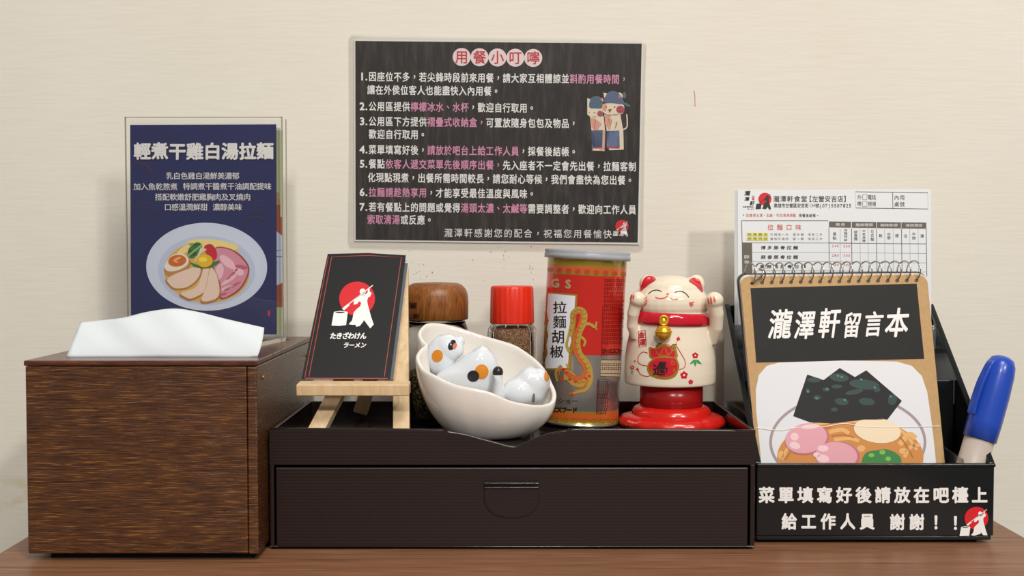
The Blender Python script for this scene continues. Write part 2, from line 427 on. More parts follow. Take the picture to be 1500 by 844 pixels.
def cm(name, c, rough=.45): return mat(name, c, rough)
# ------------------------------------------------------------------ setting
def struct(name, data, m, parent=None):
    o = obj(name, data, m, parent)
    if parent is None: o['kind'] = 'structure'
    return o
YW = 0.84
wall = struct('wall_back', box(-2.2, 2.2, YW, YW + .12, 0, 2.7), WALL)
floor = struct('floor', box(-2.2, 2.2, -2.5, YW + .12, -.1, 0), mat('grey_floor_tile', '5a5048', .5, bump=.1, bscale=8))
wt = bvh(wall)
sp = []
for cx, cy, rx, ry, n in ((612, 395, 14, 30, 12), (600, 372, 18, 12, 5), (738, 378, 8, 26, 12), (777, 390, 6, 24, 11), (700, 390, 60, 20, 7), (640, 420, 40, 10, 4)):
    for _ in range(n):
        r = random.uniform(.35, 1.0); sp.append(ell(random.gauss(cx, rx * .5), random.gauss(cy, ry * .6), r, r * random.uniform(.7, 1.5), n=7))
o = ink('dirt_specks', P(*sp), mat('wall_grime', 'a79f90', .8), wall, wt, 1); o['kind'] = 'stuff'
ink('pen_mark', stroke(curve([(1016.6, 133), (1017.8, 141), (1018, 156)], 4), 1.1), mat('faded_red_mark', 'c98d7c', .8), wall, wt, 1)
tb = thing('dining_table', 'brown walnut-grain table top standing against the cream wall', 'table', (.008, .5, 0))
bevel(obj('tabletop', box(-.314, .331, .1, YW - .001, TZ - .03, TZ), TABLE, tb), .0012)
LEG = mat('black_table_leg', '222222', .4)
for x in (-.28, .29):
    for y in (.16, .78): obj('leg', box(x - .02, x + .02, y - .02, y + .02, 0, TZ - .03), LEG, tb)
# ------------------------------------------------------------------ notice on the wall
def sheet(pix, Y, th):
    """flat sheet with its front face through the photo pixels at depth Y"""
    return prism([W(x, y, Y) for x, y in pix], (0, th, 0))
def notice():
    t = thing('dining_notice', 'black laminated notice of seven numbered dining rules taped flat on the wall', 'notice', W(728, 358, YW))
    fr = obj('print_sheet', sheet([(518.5, 57.5), (942, 62), (936.5, 358.5), (519, 353.5)], YW - .0012, .0006), mat('white_print_border', 'ece9e4', .5), t)
    tr = bvh(fr)
    def sl(x, y): return y + (x - 540) * .011
    ink('black_field', P([(520.5, 60), (940, 64), (934, 355.5), (521, 351.3)]), wood('black_wood_gloss_print', ['191414', '2b2524', '4a4341'], (30, 1, 5), 2.2, .25, .25, dist=3.0), t, tr, 1)  # wood-grain print; lighter streaks also paint the laminate's gloss into the colour
    cs = []
    for i, ch in enumerate('用餐小叮嚀'):
        cs.append(ell(676.3 + i * 26.2, 83.6 + i * .35, 13.2, n=28))
    ink('title_disc', P(*cs), mat('pale_pink_print', 'ead9da', .5), t, tr, 2)
    ink('title_lettering', text('用餐小叮嚀', 676.3, 83.6, 26.2, 19.5, 20.5, bold=.012, slope=.013)[0], mat('deep_red_print', 'b8232c', .5), t, tr, 3)
    rows = [('因座位不多，若尖鋒時段前來用餐，請大家互相體諒並[斟酌用餐時間，]', 545.8, 112.3, 1), ('讓在外侯位客人也能盡快入內用餐。', 543.6, 131.6, 0),
            ('公用區提供[檸檬冰水、水杯]，歡迎自行取用。', 545.8, 155.8, 2), ('公用區下方提供[褶疊式收納盒，]可置放隨身包包及物品，', 545.8, 177.8, 3), ('歡迎自行取用。', 545.8, 196.6, 0),
            ('菜單填寫好後，[請放於吧台上給工作人員]，採餐後結帳。', 545.8, 219.2, 4), ('餐點[依客人遞交菜單先後順序出餐，]先入座者不一定會先出餐，拉麵客制', 545.8, 240, 5),
            ('化現點現煮，出餐所需時間較長，請您耐心等候，我們會盡快為您出餐。', 544.4, 260, 0), ('[拉麵請趁熱享用]，才能享受最佳溫度與風味。', 545.8, 281.6, 6),
            ('若有餐點上的問題或覺得[湯頭太濃、太鹹等]需要調整者，歡迎向工作人員', 545.8, 303.2, 7), ('[索取清湯]或反應。', 543.6, 321.4, 0)]
    A = ([], []); B = ([], [])
    for s, x, y, n in rows:
        d = text(s, x, y, 12.27 if n != 0 or x > 545 else 12.2, 11.6, 14.8, bold=.018, slope=.011)
        A = join(A, d[0]); B = join(B, d[1])
        if n: A = join(A, char(str(n), 530.5, y, 15, 15.5, .03), char('.', 536.8, y, 15, 15.5, .03))
    A = join(A, text('瀧澤軒感謝您的配合，祝福您用餐愉快', 657, 341, 14.55, 12.6, 13.6, bold=.002, slope=.009)[0])
    ink('rules_lettering', A, INK_W, t, tr, 2); ink('pink_lettering', B, INK_P, t, tr, 2, label='pink lettering of the stressed phrases')
    # two little cartoon cats in blue caps
    ox, oy, s = 840, 130, 7.673
    cr_ = cm('cat_print_cream', 'e3d7bf'); sk = cm('cat_print_salmon', 'dd9f8d'); bl = cm('cat_print_blue', '5d6a8a'); tl = cm('cat_print_teal', '4f6c80'); rs = cm('cat_print_rose', 'c5616f'); bn = cm('cat_print_brown', '7a4238')
    def a(*ps): return aff(P(*ps), ox, oy, s)
    ink('cat_drawing', join(a([(155, 105), (188, 118), (320, 200), (330, 300), (240, 325), (185, 312), (155, 290)], closedcurve([(335, 170), (540, 170), (570, 230), (540, 285), (400, 295), (340, 270), (318, 225)]),
        [(335, 45), (375, 50), (370, 110), (345, 100)], ell(518, 85, 34, 42), [(185, 315), (340, 310), (355, 470), (350, 700), (215, 695), (200, 440)], [(345, 290), (525, 285), (560, 470), (565, 685), (400, 692), (370, 450)]),
        aff(stroke(curve([(560, 460), (600, 430), (603, 350), (598, 285)]), [14] * 25), ox, oy, s)), cr_, t, tr, 2)
    ink('cat_shading', a([(190, 330), (245, 335), (240, 480), (205, 430)], [(250, 345), (300, 380), (275, 480), (240, 480)], [(350, 300), (420, 300), (400, 465), (355, 400)], [(470, 380), (500, 385), (480, 440)], [(335, 170), (370, 170), (370, 260), (325, 240)], ell(318, 130, 20, 26), ell(512, 88, 18, 26),
        [(335, 470), (358, 470), (350, 690), (290, 695), (335, 640)]), sk, t, tr, 3)
    ink('cat_cap', a(closedcurve([(345, 150), (375, 60), (430, 25), (500, 45), (550, 110), (562, 172), (450, 165)])), bl, t, tr, 3)
    ink('cat_cap', join(a(closedcurve([(180, 210), (190, 120), (240, 85), (300, 95), (325, 150), (318, 218), (250, 222)]), ell(572, 75, 20, 38), ell(600, 180, 42, 16, .5))), tl, t, tr, 3)
    ink('cat_apron', a([(200, 470), (330, 465), (325, 655), (205, 660)], [(372, 475), (515, 470), (520, 650), (372, 650)]), bl, t, tr, 4)
    ink('cat_cheek', a(ell(527, 235, 46, 44), ell(298, 280, 30, 32), [(205, 658), (325, 652), (320, 672), (210, 672)], [(372, 648), (520, 645), (518, 672), (380, 670)]), rs, t, tr, 4)
    ink('cat_outline', join(a(ell(368, 205, 8, 9), ell(462, 205, 8, 9), [(390, 235), (432, 228), (408, 272)]), aff(stroke([(225, 268), (240, 274), (252, 266)], 5), ox, oy, s), aff(stroke([(170, 262), (185, 268)], 5), ox, oy, s),
        aff(stroke(curve([(330, 275), (400, 296), (500, 292)]), 5), ox, oy, s), aff(stroke([(395, 340), (410, 400), (425, 340)], 5), ox, oy, s), aff(stroke([(430, 350), (408, 455)], 5), ox, oy, s), aff(stroke([(248, 345), (235, 450)], 5), ox, oy, s), aff(stroke([(310, 380), (295, 430)], 5), ox, oy, s), aff(stroke([(490, 370), (465, 450)], 5), ox, oy, s)), bn, t, tr, 5)
    k = 17.6; emblem(t, tr, 891.5, 317.3, k, INK_W, INK_R, INK_K, 3)
    fl = obj('laminate_film', prism([W(x, y, YW - .0016) for x, y in [(516, 49), (555, 51), (938, 57), (948, 63), (946, 120), (943, 363), (936, 367), (640, 364), (513, 361), (510, 352), (512, 200), (511, 55)]], (0, .0002, 0)),
             film('laminate', 'ffffff', .01, .09, .6, 1.0, 'e9e2d2', 8, (9, 1, 4)), t, label='clear laminate with rippled gloss')
    return t
notice()
# ------------------------------------------------------------------ tissue box, tissue
BX0, BX1, BY0, BY1 = -.2893, -.1512, .645, .822
BZ0, BZ1 = TZ + .004, TZ + .120
def tissue_box():
    t = thing('tissue_box', 'large dark brown stained wooden tissue box at the left end of the table', 'tissue box', ((BX0 + BX1) / 2, (BY0 + BY1) / 2, TZ))
    e = .0062
    bevel(obj('front_panel', box(BX0 + .0008, BX1 - e, BY0, BY0 + .006, BZ0 + .0005, BZ1 - .0034), BOXW, t), .0008)
    bevel(obj('side_panel', box(BX1 - e + .0002, BX1, BY0 + .0004, BY1, BZ0, BZ1 - .0034), BOXW, t), .001, 3)
    bevel(obj('side_panel', box(BX0 + .0008, BX0 + .0062, BY0 + .0062, BY1, BZ0, BZ1 - .0034), BOXW, t), .001, 3)
    bevel(obj('back_panel', box(BX0 + .0064, BX1 - e, BY1 - .006, BY1, BZ0, BZ1 - .0034), BOXW, t), .0008)
    # lid board with a slot for the tissue
    sx0, sx1, sy0, sy1 = BX0 + .02, BX1 - .02, .69, .715
    lid = join(box(BX0, BX1, BY0 - .0004, sy0, BZ1 - .0032, BZ1), box(BX0, BX1, sy1, BY1, BZ1 - .0032, BZ1), box(BX0, sx0, sy0, sy1, BZ1 - .0032, BZ1), box(sx1, BX1, sy0, sy1, BZ1 - .0032, BZ1))
    bevel(obj('top_panel', lid, BOXT, t), .0008)
    obj('bottom_board', box(BX0 + .012, BX1 - .004, BY0 + .006, BY1 - .004, TZ, BZ0 + .002), mat('black_felt', '0d0a09', .9), t)
    br = mat('brass', 'c39a3c', .3, 1)
    for y, z in ((.662, BZ1 - .012), (.80, BZ1 - .012)):
        obj('screw', ellipsoid((BX1 + .0001, y, z), (.0006, .0016, .0016), nu=14, nv=8), br, t, True)
    return t
tissue_box()
def tissue():
    top = curve([(118, 472), (150, 469), (182, 465), (215, 457), (255, 452), (290, 457), (330, 467), (387, 480)], 6)
    n = len(top); V = []; rows = 16
    for j in range(rows * 2 + 1):
        for i in range(n):
            u = i / (n - 1); tx, ty = top[i]; bx = 97 + (377 - 97) * u; by = 523.3 - (0.6 if u > .97 else 0)
            if j <= rows:
                v = j / rows; k = v ** .9; x = bx + (tx - bx) * k + (math.sin(v * PI) * 3 * (u - .5)); y = by + (ty - by) * v
                Y = .6665 + .016 * v ** 1.5 + .0016 * math.sin(u * 9 + v * 2) * v + .001 * math.sin(u * 23 + v * 5) * v
                V.append(W(x, y, Y))
            else:
                v = (j - rows) / rows; a = V[rows * n + i]; zb = BZ1 - .004
                q = Vector((a.x * (1 - v) + (-.22 + (a.x + .22) * .8) * v, a.y + .019 * v, a.z + (zb - a.z) * v)); q.y += .004 * math.sin(v * PI); V.append(q)
    Fc = [(j * n + i, j * n + i + 1, (j + 1) * n + i + 1, (j + 1) * n + i) for j in range(rows * 2) for i in range(n - 1)]
    o = obj('tissue', (V, Fc), mat('soft_white_tissue', 'dbe1e5', .9, bump=.35, bscale=70, sss=.0), None, True, loc=(-.22, .70, BZ1))
    s = o.modifiers.new('thick', 'SOLIDIFY'); s.thickness = .0003
    o['label'] = 'white paper tissue pulled up out of the dark wooden box'; o['category'] = 'tissue'
tissue()
# ------------------------------------------------------------------ acrylic stand and its leaflets
def acrylic():
    Y = .7735
    t = thing('acrylic_sign_stand', 'clear acrylic sign stand holding the navy ramen leaflet on the wooden box', 'sign stand', (WX(301, Y), .775, BZ1))
    AC = film('clear_acrylic', 'ffffff', .006, .02, .5, 0, 'e8e6e0')
    ED = mat('acrylic_edge', 'b9b2a4', .15, trans=.5)
    x0, x1 = WX(186.5, Y), WX(415.5, Y); z0, z1 = BZ1 + .0025, WZ(171.5, Y)
    obj('front_panel', box(x0, x1, Y - .0012, Y, z0, z1), AC, t)
    obj('rear_panel', box(x0, x1, Y + .0125, Y + .0137, z0, z1 - .001), AC, t)
    for x in (x0, x1 - .0006): obj('panel_edge', box(x, x + .0006, Y - .0013, Y + .0002, z0, z1), ED, t)
    obj('panel_edge', box(x0, x1, Y - .0013, Y + .0002, z1 - .0005, z1), ED, t)
    obj('panel_edge', box(x1 - .0004, x1 + .0001, Y + .012, Y + .0137, z0, z1), ED, t)
    xb = x1 - .001
    obj('base_plate', prism([(x0 + .004, .741, BZ1), (x1 - .009, .741, BZ1), (xb, Y + .01, BZ1), (xb, .80, BZ1), (x0, .80, BZ1), (x0, Y, BZ1)], (0, 0, .0025)), AC, t)
    obj('base_edge', join(prism([(x0 + .004, .7408, BZ1), (x1 - .009, .7408, BZ1), (x1 - .009, .7412, BZ1), (x0 + .004, .7412, BZ1)], (0, 0, .0026)),
                          prism([(x1 - .009, .7408, BZ1), (xb + .0003, Y + .01, BZ1), (xb - .0003, Y + .01, BZ1), (x1 - .0096, .7412, BZ1)], (0, 0, .0026))), mat('acrylic_bright_edge', 'd8d2c6', .2), t)
acrylic()
def navy_leaflet():
    Y = .7745
    t = thing('ramen_leaflet', 'navy blue leaflet with a ramen bowl picture in the clear stand', 'leaflet', W(300, 492, Y))
    s = obj('sheet', sheet([(190.5, 182), (404.5, 181), (405, 490), (192, 490)], Y, .0004), mat('navy_print', '262b5c', .3, bump=.1, bscale=40, var=.08), t)
    obj('paper_edge', sheet([(189.8, 181), (404.6, 180), (404.6, 182.2), (189.8, 183)], Y - .0001, .0004), PAPER, t)
    tr = bvh(s); s_ = 4.689
    # faint brown brush pattern
    fb = cm('faint_brown_pattern', '3d2a48')
    d = []
    for pts, wd in (([(130, 370), (200, 380), (240, 420), (255, 450)], 22), ([(860, 800), (900, 760), (960, 740), (1030, 760), (1080, 830)], 12), ([(930, 700), (960, 680), (1000, 720)], 10), ([(900, 640), (980, 630), (1040, 640)], 9),
                    ([(130, 700), (200, 650), (260, 640)], 14), ([(180, 760), (260, 700), (300, 700)], 8)):
        c = curve(pts); d.append(aff(stroke(c, [wd * math.sin(PI * (i + .5) / len(c)) for i in range(len(c))]), 170, 160, s_))
    ink('brush_pattern', join(*d), fb, t, tr, 1)
    # title: a dark drop print under silver brush characters
    ttl = line('輕煮干雞白湯拉麵', 208.8, 388.5, 221.5, 25.5, 25.5, bold=.034, jitter=.02)
    ink('title_drop_print', ([(p[0] + 1.2, p[1] + 1.6) for p in ttl[0]], ttl[1]), cm('dark_navy_ink', '1d1d30'), t, tr, 2)
    ink('title_lettering', ttl, INK_W2, t, tr, 5)
    L_ = join(line('乳白色雞白湯鮮美濃郁', 248.5, 345.5, 257.7, 11, 11, bold=.007), line('加入魚乾熬煮', 201, 255, 273.4, 11, 11, bold=.007), line('特調煮干醬煮干油調配提味', 273.5, 392.5, 273, 11, 11, bold=.007),
              line('搭配軟嫩舒肥雞胸肉及叉燒肉', 232.5, 362, 288.6, 11, 11, bold=.007), line('口感溫潤鮮甜', 246, 299, 303.5, 11, 11, bold=.007), line('濃醇美味', 317, 349.5, 303.5, 11, 11, bold=.007))
    ink('description_lettering', L_, INK_W2, t, tr, 2)
    # the bowl of ramen
    q = 4.221
    def a(*ps): return aff(P(*ps), 170, 320, q)
    ink('reflection_band', a([(770, 545), (800, 530), (1000, 585), (1003, 717), (560, 717), (560, 580)]), cm('slate_blue_print', '46506a'), t, tr, 1)
    ink('red_mark', a(rect(940, 570, 952, 604)), INK_R, t, tr, 3)
    ink('plate', a(ell(561, 299, 374, 272, .02, 64)), cm('plate_print', 'd2d9ea'), t, tr, 2)
    ink('plate_well', a(ell(561, 322, 300, 214, .03, 56)), cm('plate_well_print', 'c0cae0'), t, tr, 3)
    ink('broth', a(ell(562, 332, 264, 190, .06, 56)), cm('broth_print', 'dcb35c'), t, tr, 4)
    ink('broth_foam', a(ell(600, 165, 160, 34, .1), ell(430, 190, 60, 20, -.6)), cm('broth_foam_print', 'f0d98c'), t, tr, 5)
    ink('pork_slice', a(closedcurve([(610, 185), (700, 185), (780, 235), (826, 310), (800, 400), (740, 465), (645, 500), (640, 400), (600, 300)])), cm('pork_rim_print', 'a24a3c'), t, tr, 6)
    ink('pork_slice', a(closedcurve([(612, 192), (698, 192), (770, 240), (816, 310), (790, 395), (735, 455), (655, 490), (645, 400), (606, 300)])), cm('pork_print', 'd892a2'), t, tr, 7)
    ink('pork_marbling', a(ell(690, 270, 60, 26, .7), ell(760, 330, 34, 22, .4), ell(700, 380, 60, 12, -.6), ell(690, 430, 40, 12, -.3), ell(640, 330, 26, 50, .2)), cm('pork_light_print', 'edc0cc'), t, tr, 8)
    ink('pork_marbling', a(ell(775, 300, 40, 12, .2), ell(720, 345, 50, 7, -.8), ell(720, 420, 60, 8, -.5), ell(660, 470, 30, 8, -.3)), cm('pork_dark_print', 'c36076'), t, tr, 8)
    for k, pts in enumerate(([(320, 372), (400, 330), (500, 300), (525, 325), (500, 380), (440, 425), (370, 432), (335, 410)], [(405, 460), (500, 420), (545, 310), (582, 320), (580, 390), (545, 455), (470, 495), (430, 485)], [(530, 505), (560, 420), (585, 310), (620, 340), (640, 420), (635, 480), (590, 508)])):
        cx = sum(p[0] for p in pts) / len(pts); cy = sum(p[1] for p in pts) / len(pts)
        ink('chicken_slice', a(closedcurve([(cx + (x - cx) * 1.1, cy + (y - cy) * 1.1 + 5) for x, y in pts])), cm('chicken_edge_print', 'b77a34'), t, tr, 6 + 2 * k)
        ink('chicken_slice', a(closedcurve(pts)), cm('chicken_print', 'ecd0bc'), t, tr, 7 + 2 * k)
    ink('egg_half', a(closedcurve([(300, 300), (340, 240), (400, 215), (450, 240), (462, 290), (420, 340), (350, 365), (305, 345)])), cm('egg_brown_print', 'c08a4c'), t, tr, 6)
    ink('egg_half', a(closedcurve([(302, 290), (345, 232), (405, 215), (448, 245), (440, 290), (380, 322), (320, 325)])), cm('egg_white_print', 'efe2d0'), t, tr, 7)
    ink('egg_yolk', a(ell(380, 262, 56, 36, -.15)), cm('egg_yolk_print', 'cf6a24'), t, tr, 8)
    ink('egg_yolk', a(ell(380, 250, 26, 8, -.4), ell(372, 268, 16, 5, .3)), cm('egg_gloss_print', 'f0a877'), t, tr, 9)
    ink('greens', a(ell(490, 195, 48, 34, -.6), ell(470, 220, 26, 26), ell(505, 168, 28, 20), closedcurve([(460, 270), (520, 290), (600, 270), (645, 262), (620, 290), (560, 310), (490, 300)])), cm('scallion_print', '3f7a3c'), t, tr, 9)
    ink('greens', a(*[ell(455 + 14 * i, 225 - 11 * i, 5, 16, .5) for i in range(6)]), cm('scallion_light_print', '8ab570'), t, tr, 10)
    ink('red_pepper', a(closedcurve([(550, 170), (590, 160), (620, 195), (625, 240), (598, 262), (572, 230), (550, 200)])), cm('tomato_print', 'c62433'), t, tr, 10)
    ink('onion_shreds', join(*[aff(stroke([(486 + 8 * i, 275 - 9 * i), (530 + 6 * i, 180 + 2 * i)], 6), 170, 320, q) for i in range(6)]), cm('shred_print', 'e6d8ae'), t, tr, 11)
    ink('yellow_pepper', a(ell(550, 262, 50, 40)), cm('yellow_pepper_print', 'e8b91c'), t, tr, 12)
    ink('yellow_pepper', a(ell(540, 255, 26, 16)), cm('yellow_light_print', 'f6d758'), t, tr, 13)
navy_leaflet()
def rear_leaflet():
    Y = .7785
    t = thing('rear_leaflet', 'green and brown leaflet showing as a strip behind the right edge of the navy one', 'leaflet', W(310, 492, Y))
    s = obj('sheet', sheet([(203, 190.5), (414.2, 190.5), (414.6, 490), (205, 490)], Y, .0004), mat('pale_green_print', 'aeb98c', .5), t)
    obj('paper_edge', sheet([(203, 187), (414.2, 187), (414.2, 191), (203, 191)], Y - .0001, .0004), PAPER, t)
    tr = bvh(s)
    ink('brown_panel', P(rect(404, 300, 414.4, 345), rect(404, 415, 414.4, 450)), cm('rust_print', '9a4f35'), t, tr, 1)
    ink('brown_panel', P(rect(404, 282, 414.4, 300)), cm('tan_print', 'a98a5c'), t, tr, 1)
    ink('fan_panel', P([(404, 338), (414.4, 346), (414.4, 414), (404, 419)]), cm('pale_fan_print', 'c3cbe0'), t, tr, 2)
    ink('fan_ribs', join(*[stroke([(404, 352 + 8 * i), (414.4, 346 + 10 * i)], 1.2) for i in range(7)]), cm('fan_blue_print', '3c4f86'), t, tr, 3)
rear_leaflet()
# ------------------------------------------------------------------ tray with drawer
TX0, TX1, TY0, TY1 = -.1497, .1502, .67, .80
SH = TZ + .0635              # shelf level
def tray():
    t = thing('desk_organizer', 'dark brown ribbed plastic organizer with one wide drawer and an open top tray', 'organizer', ((TX0 + TX1) / 2, (TY0 + TY1) / 2, TZ))
    zt = WZ(630.5, TY0); zd1 = WZ(681, TY0); zd0 = WZ(799.5, TY0); th = .0022
    prof = [(TX0, 629.5), (-.052, 631), (WX(650, TY0), 633), (WX(680, TY0), 638), (WX(700, TY0), 643.5), (WX(725, TY0), 650), (WX(745, TY0), 655.3), (WX(757, TY0), 655.6), (WX(770, TY0), 651), (WX(785, TY0), 644), (WX(805, TY0), 637.5), (WX(830, TY0), 632.5), (WX(860, TY0), 630.5), (TX1, 632.5)]
    top = [(x, TY0, WZ(py, TY0)) for x, py in curve(prof, 5)]
    bevel(obj('front_rail', prism([(TX0, TY0, zd1)] + top + [(TX1, TY0, zd1)], (0, th, 0)), TRAY, t), .0007, 2, 50)
    # glossy lip that runs along the rail
    obj('lip', tube([(x, y + .0011, z) for x, y, z in top], .0011, 8), TRAYG, t, True)
    bevel(obj('side_panel', box(TX0, TX0 + th, TY0 + th, TY1, TZ + .001, zt), TRAYG, t), .0006)
    bevel(obj('side_panel', box(TX1 - th, TX1, TY0 + th, TY1, TZ + .001, zt), TRAYG, t), .0006)
    bevel(obj('back_panel', box(TX0 + th, TX1 - th, TY1 - th, TY1, TZ + .001, zt), TRAYG, t), .0006)
    obj('shelf', box(TX0 + th, TX1 - th, TY0 + th, TY1 - th, SH - .002, SH), TRAYG, t)
    bevel(obj('bottom_rail', box(TX0, TX1, TY0 - .0004, TY1 - th, TZ + .0025, zd0 - .001), TRAYG, t), .0008)
    bevel(obj('frame_post', box(TX0, TX0 + .0026, TY0, TY0 + th - .0001, zd0 - .001, zd1), TRAYG, t), .0005)
    bevel(obj('frame_post', box(TX1 - .003, TX1, TY0, TY0 + th - .0001, zd0 - .001, zd1), TRAYG, t), .0005)
    obj('foot', box(TX0 + .006, TX1 - .006, TY0 + .004, TY1 - .01, TZ, TZ + .003), mat('black_rubber', '080808', .9), t)
    # drawer
    dz0, dz1 = zd0 - .0004, WZ(685, TY0); dx0, dx1 = WX(402, TY0), WX(1098, TY0)
    dr = obj('drawer', box(dx0, dx1, TY0 - .0006, TY0 + .002, dz0, dz1), TRAY, t); bevel(dr, .0007)
    obj('drawer_body', join(box(dx0 + .002, dx1 - .002, TY0 + .0021, TY1 - .006, dz0, dz0 + .002), box(dx0 + .002, dx0 + .004, TY0 + .0021, TY1 - .006, dz0 + .002, dz1 - .004), box(dx1 - .004, dx1 - .002, TY0 + .0021, TY1 - .006, dz0 + .002, dz1 - .004)), TRAYG, dr)
    Y = TY0 - .0006
    hp = [(709, 713), (789, 713), (789, 735), (785, 746), (776, 754), (760, 759), (740, 759), (723, 754), (714, 746), (709, 735)]
    h = obj('handle', prism([W(x, y, Y - .0009) for x, y in hp], (0, .0012, 0)), TRAY, dr); bevel(h, .0005, 2, 50)
    bevel(obj('handle_ledge', join(box(WX(709, Y), WX(789.5, Y), Y - .0034, Y + .0004, WZ(708, Y), WZ(705.5, Y)), box(WX(709, Y), WX(789.5, Y), Y - .0022, Y + .0004, WZ(714, Y), WZ(712, Y))), TRAYG, dr), .0005)
tray()
# ------------------------------------------------------------------ little easel and its card
def easel():
    t = thing('mini_easel', 'small pale pine easel at the left of the tray holding the black card', 'easel', (-.105, .72, SH))
    ap = W(585, 392, .768)
    def leg(a, b, wd, th, nm='leg'): bevel(obj(nm, bar(a, b, wd, th), PINE, t), .0005)
    fl = Vector((WX(459, .688), .690, SH + .0042)); fr = Vector((WX(587, .690), .692, SH + .0042)); rl = Vector((WX(527, .785), .785, SH + .0042))
    leg(fl, ap + Vector((-.002, -.002, -.008)), .0105, .007); leg(fr, ap + Vector((.001, 0, 0)), .0105, .007)
    leg(rl, ap + Vector((-.002, .010, -.014)), .0100, .006)
    # ledge with a sloped front face
    A = W(441, 558, .690); B = W(601.5, 558, .690)
    lz = A.z; x0 = A.x - .0008; x1 = B.x
    y0 = .6775
    zl = WZ(580.5, y0)
    V = [(x0, y0 + .001, zl), (x1, y0 + .001, zl), (x1, y0, lz - .001), (x0, y0, lz - .001), (x0, y0 + .0115, zl + .0005), (x1, y0 + .0115, zl + .0005), (x1, y0 + .0125, lz), (x0, y0 + .0125, lz)]
    bevel(obj('ledge', (V, [(0, 1, 2, 3), (5, 4, 7, 6), (3, 2, 6, 7), (4, 5, 1, 0), (1, 5, 6, 2), (4, 0, 3, 7)]), PINE, t), .0006)
    c = thing('ramen_card', 'black folded card with red sun and white cook emblem leaning on the pine easel', 'card', W(506, 556, .695))
    bot, top = .6915, .752
    q = [(441.5, 555.5, bot), (571, 556.5, bot), (594.5, 374, top), (539, 370.6, top - .001), (480, 372, top)]
    pa, pb, pc = W(*q[0]), W(*q[1]), W(*q[4]); pts = [on_plane(p[0], p[1], pa, pb, pc) for p in q]
    CB = mat('black_card_print', '1f1e20', .5, var=.06, bscale=30, spec=.35)
    back = [p + Vector((.0018, .0028, 0)) for p in pts]
    obj('back_leaf', prism([back[0], back[1], back[2] + (back[1] - back[2]) * .07, back[3] + (back[1] - back[2]) * .03, back[4]], (0, .0004, 0)), mat('grey_card_edge', '5a6068', .5), c)
    f = obj('front_leaf', prism(pts, (0, .0005, 0)), CB, c); tr = bvh(f)
    rl_ = cm('red_line_print', 'a54a3e')
    ink('border_line', join(stroke([(452.5, 552), (486, 376.5), (540, 374.5), (588, 377.5), (563, 552)], 1.0), stroke([(446.5, 553), (481, 376)], .9), stroke([(447, 554.5), (568, 554.8)], 1.3)), rl_, c, tr, 1)
    emblem(c, tr, 470, 400, 6.49, INK_W, INK_R, INK_K, 2)
    ink('name_lettering', aff(join(line('たきざわけん', 118, 405, 600, 62, 66, bold=.035, shear=.2), line('ラーメン', 240, 405, 688, 56, 58, bold=.03, shear=.3)), 470, 400, 6.49), INK_W, c, tr, 2)
easel()
# ------------------------------------------------------------------ spice jars
GLASS = mat('clear_glass', 'ffffff', .02, trans=1, ior=1.3)
def speck(name, cols, sc):
    m, nt, b = nodes(name); N = nt.nodes; L = nt.links
    tc = N.new('ShaderNodeTexCoord'); v = N.new('ShaderNodeTexVoronoi'); v.inputs['Scale'].default_value = sc; L.new(tc.outputs['Object'], v.inputs['Vector'])
    cr = N.new('ShaderNodeValToRGB'); cr.color_ramp.interpolation = 'CONSTANT'; sp_ = N.new('ShaderNodeSeparateColor'); L.new(v.outputs['Color'], sp_.inputs[0]); L.new(sp_.outputs[0], cr.inputs[0])
    e = cr.color_ramp.elements; e[0].color = rgb(cols[0]); e[1].position = .35; e[1].color = rgb(cols[1])
    for i, c in enumerate(cols[2:]): k = e.new(.6 + .2 * i); k.color = rgb(c)
    L.new(cr.outputs[0], b.inputs['Base Color']); b.inputs['Roughness'].default_value = .8
    bp = N.new('ShaderNodeBump'); bp.inputs['Strength'].default_value = .8; bp.inputs['Distance'].default_value = .001; L.new(v.outputs['Distance'], bp.inputs['Height']); L.new(bp.outputs[0], b.inputs['Normal'])
    return m
def wooden_jar():
    Y = .7725; cx = WX(638.3, Y); t = thing('spice_jar', 'glass spice jar with a domed brown wooden cap behind the white bowl', 'spice jar', (cx, Y, SH))
    r = .0229; zc = WZ(471, Y - r); zt = WZ(413.5, Y)
    h = zt - zc
    pr = [(0.0001, zc), (r - .0006, zc), (r, zc + .0006), (r + .0002, zc + h * .45)]
    for i in range(1, 11):
        a = PI / 2 * i / 10; pr.append((r * .60 + r * .4 * math.cos(a), zc + h * .55 + h * .43 * math.sin(a) ** .9))
    pr += [(r * .3, zt - .0001), (.0001, zt)]
    cap = obj('cap', lathe(cx, Y, pr, 64, cap=False), CAPW, t, True); tr = bvh(cap)
    ink('cap_lettering', join(line('胡椒', 597, 606.5, 447.5, 9.5, 10, bold=.03), line('粒粉', 597, 610, 463.5, 9, 8, bold=.03)), cm('brown_black_ink', '24130a'), t, tr, 1, 2)
    obj('glass_body', lathe(cx, Y, [(.0001, SH), (r - .002, SH), (r - .0002, SH + .002), (r - .0002, zc - .007), (r - .002, zc - .001), (r - .0035, zc - .001), (r - .0022, zc - .008), (r - .0022, SH + .004), (.0001, SH + .003)], 64, cap=False), GLASS, t, True)
    obj('dried_herbs', lathe(cx, Y, [(.0001, SH + .0035), (r - .003, SH + .0045), (r - .003, SH + .034), (.006, SH + .036), (.0001, SH + .036)], 48, cap=False), speck('dried_herb_flakes', ['1f1d12', '46401f', '7a6d3a', 'a4955c'], 900), t, True)
wooden_jar()
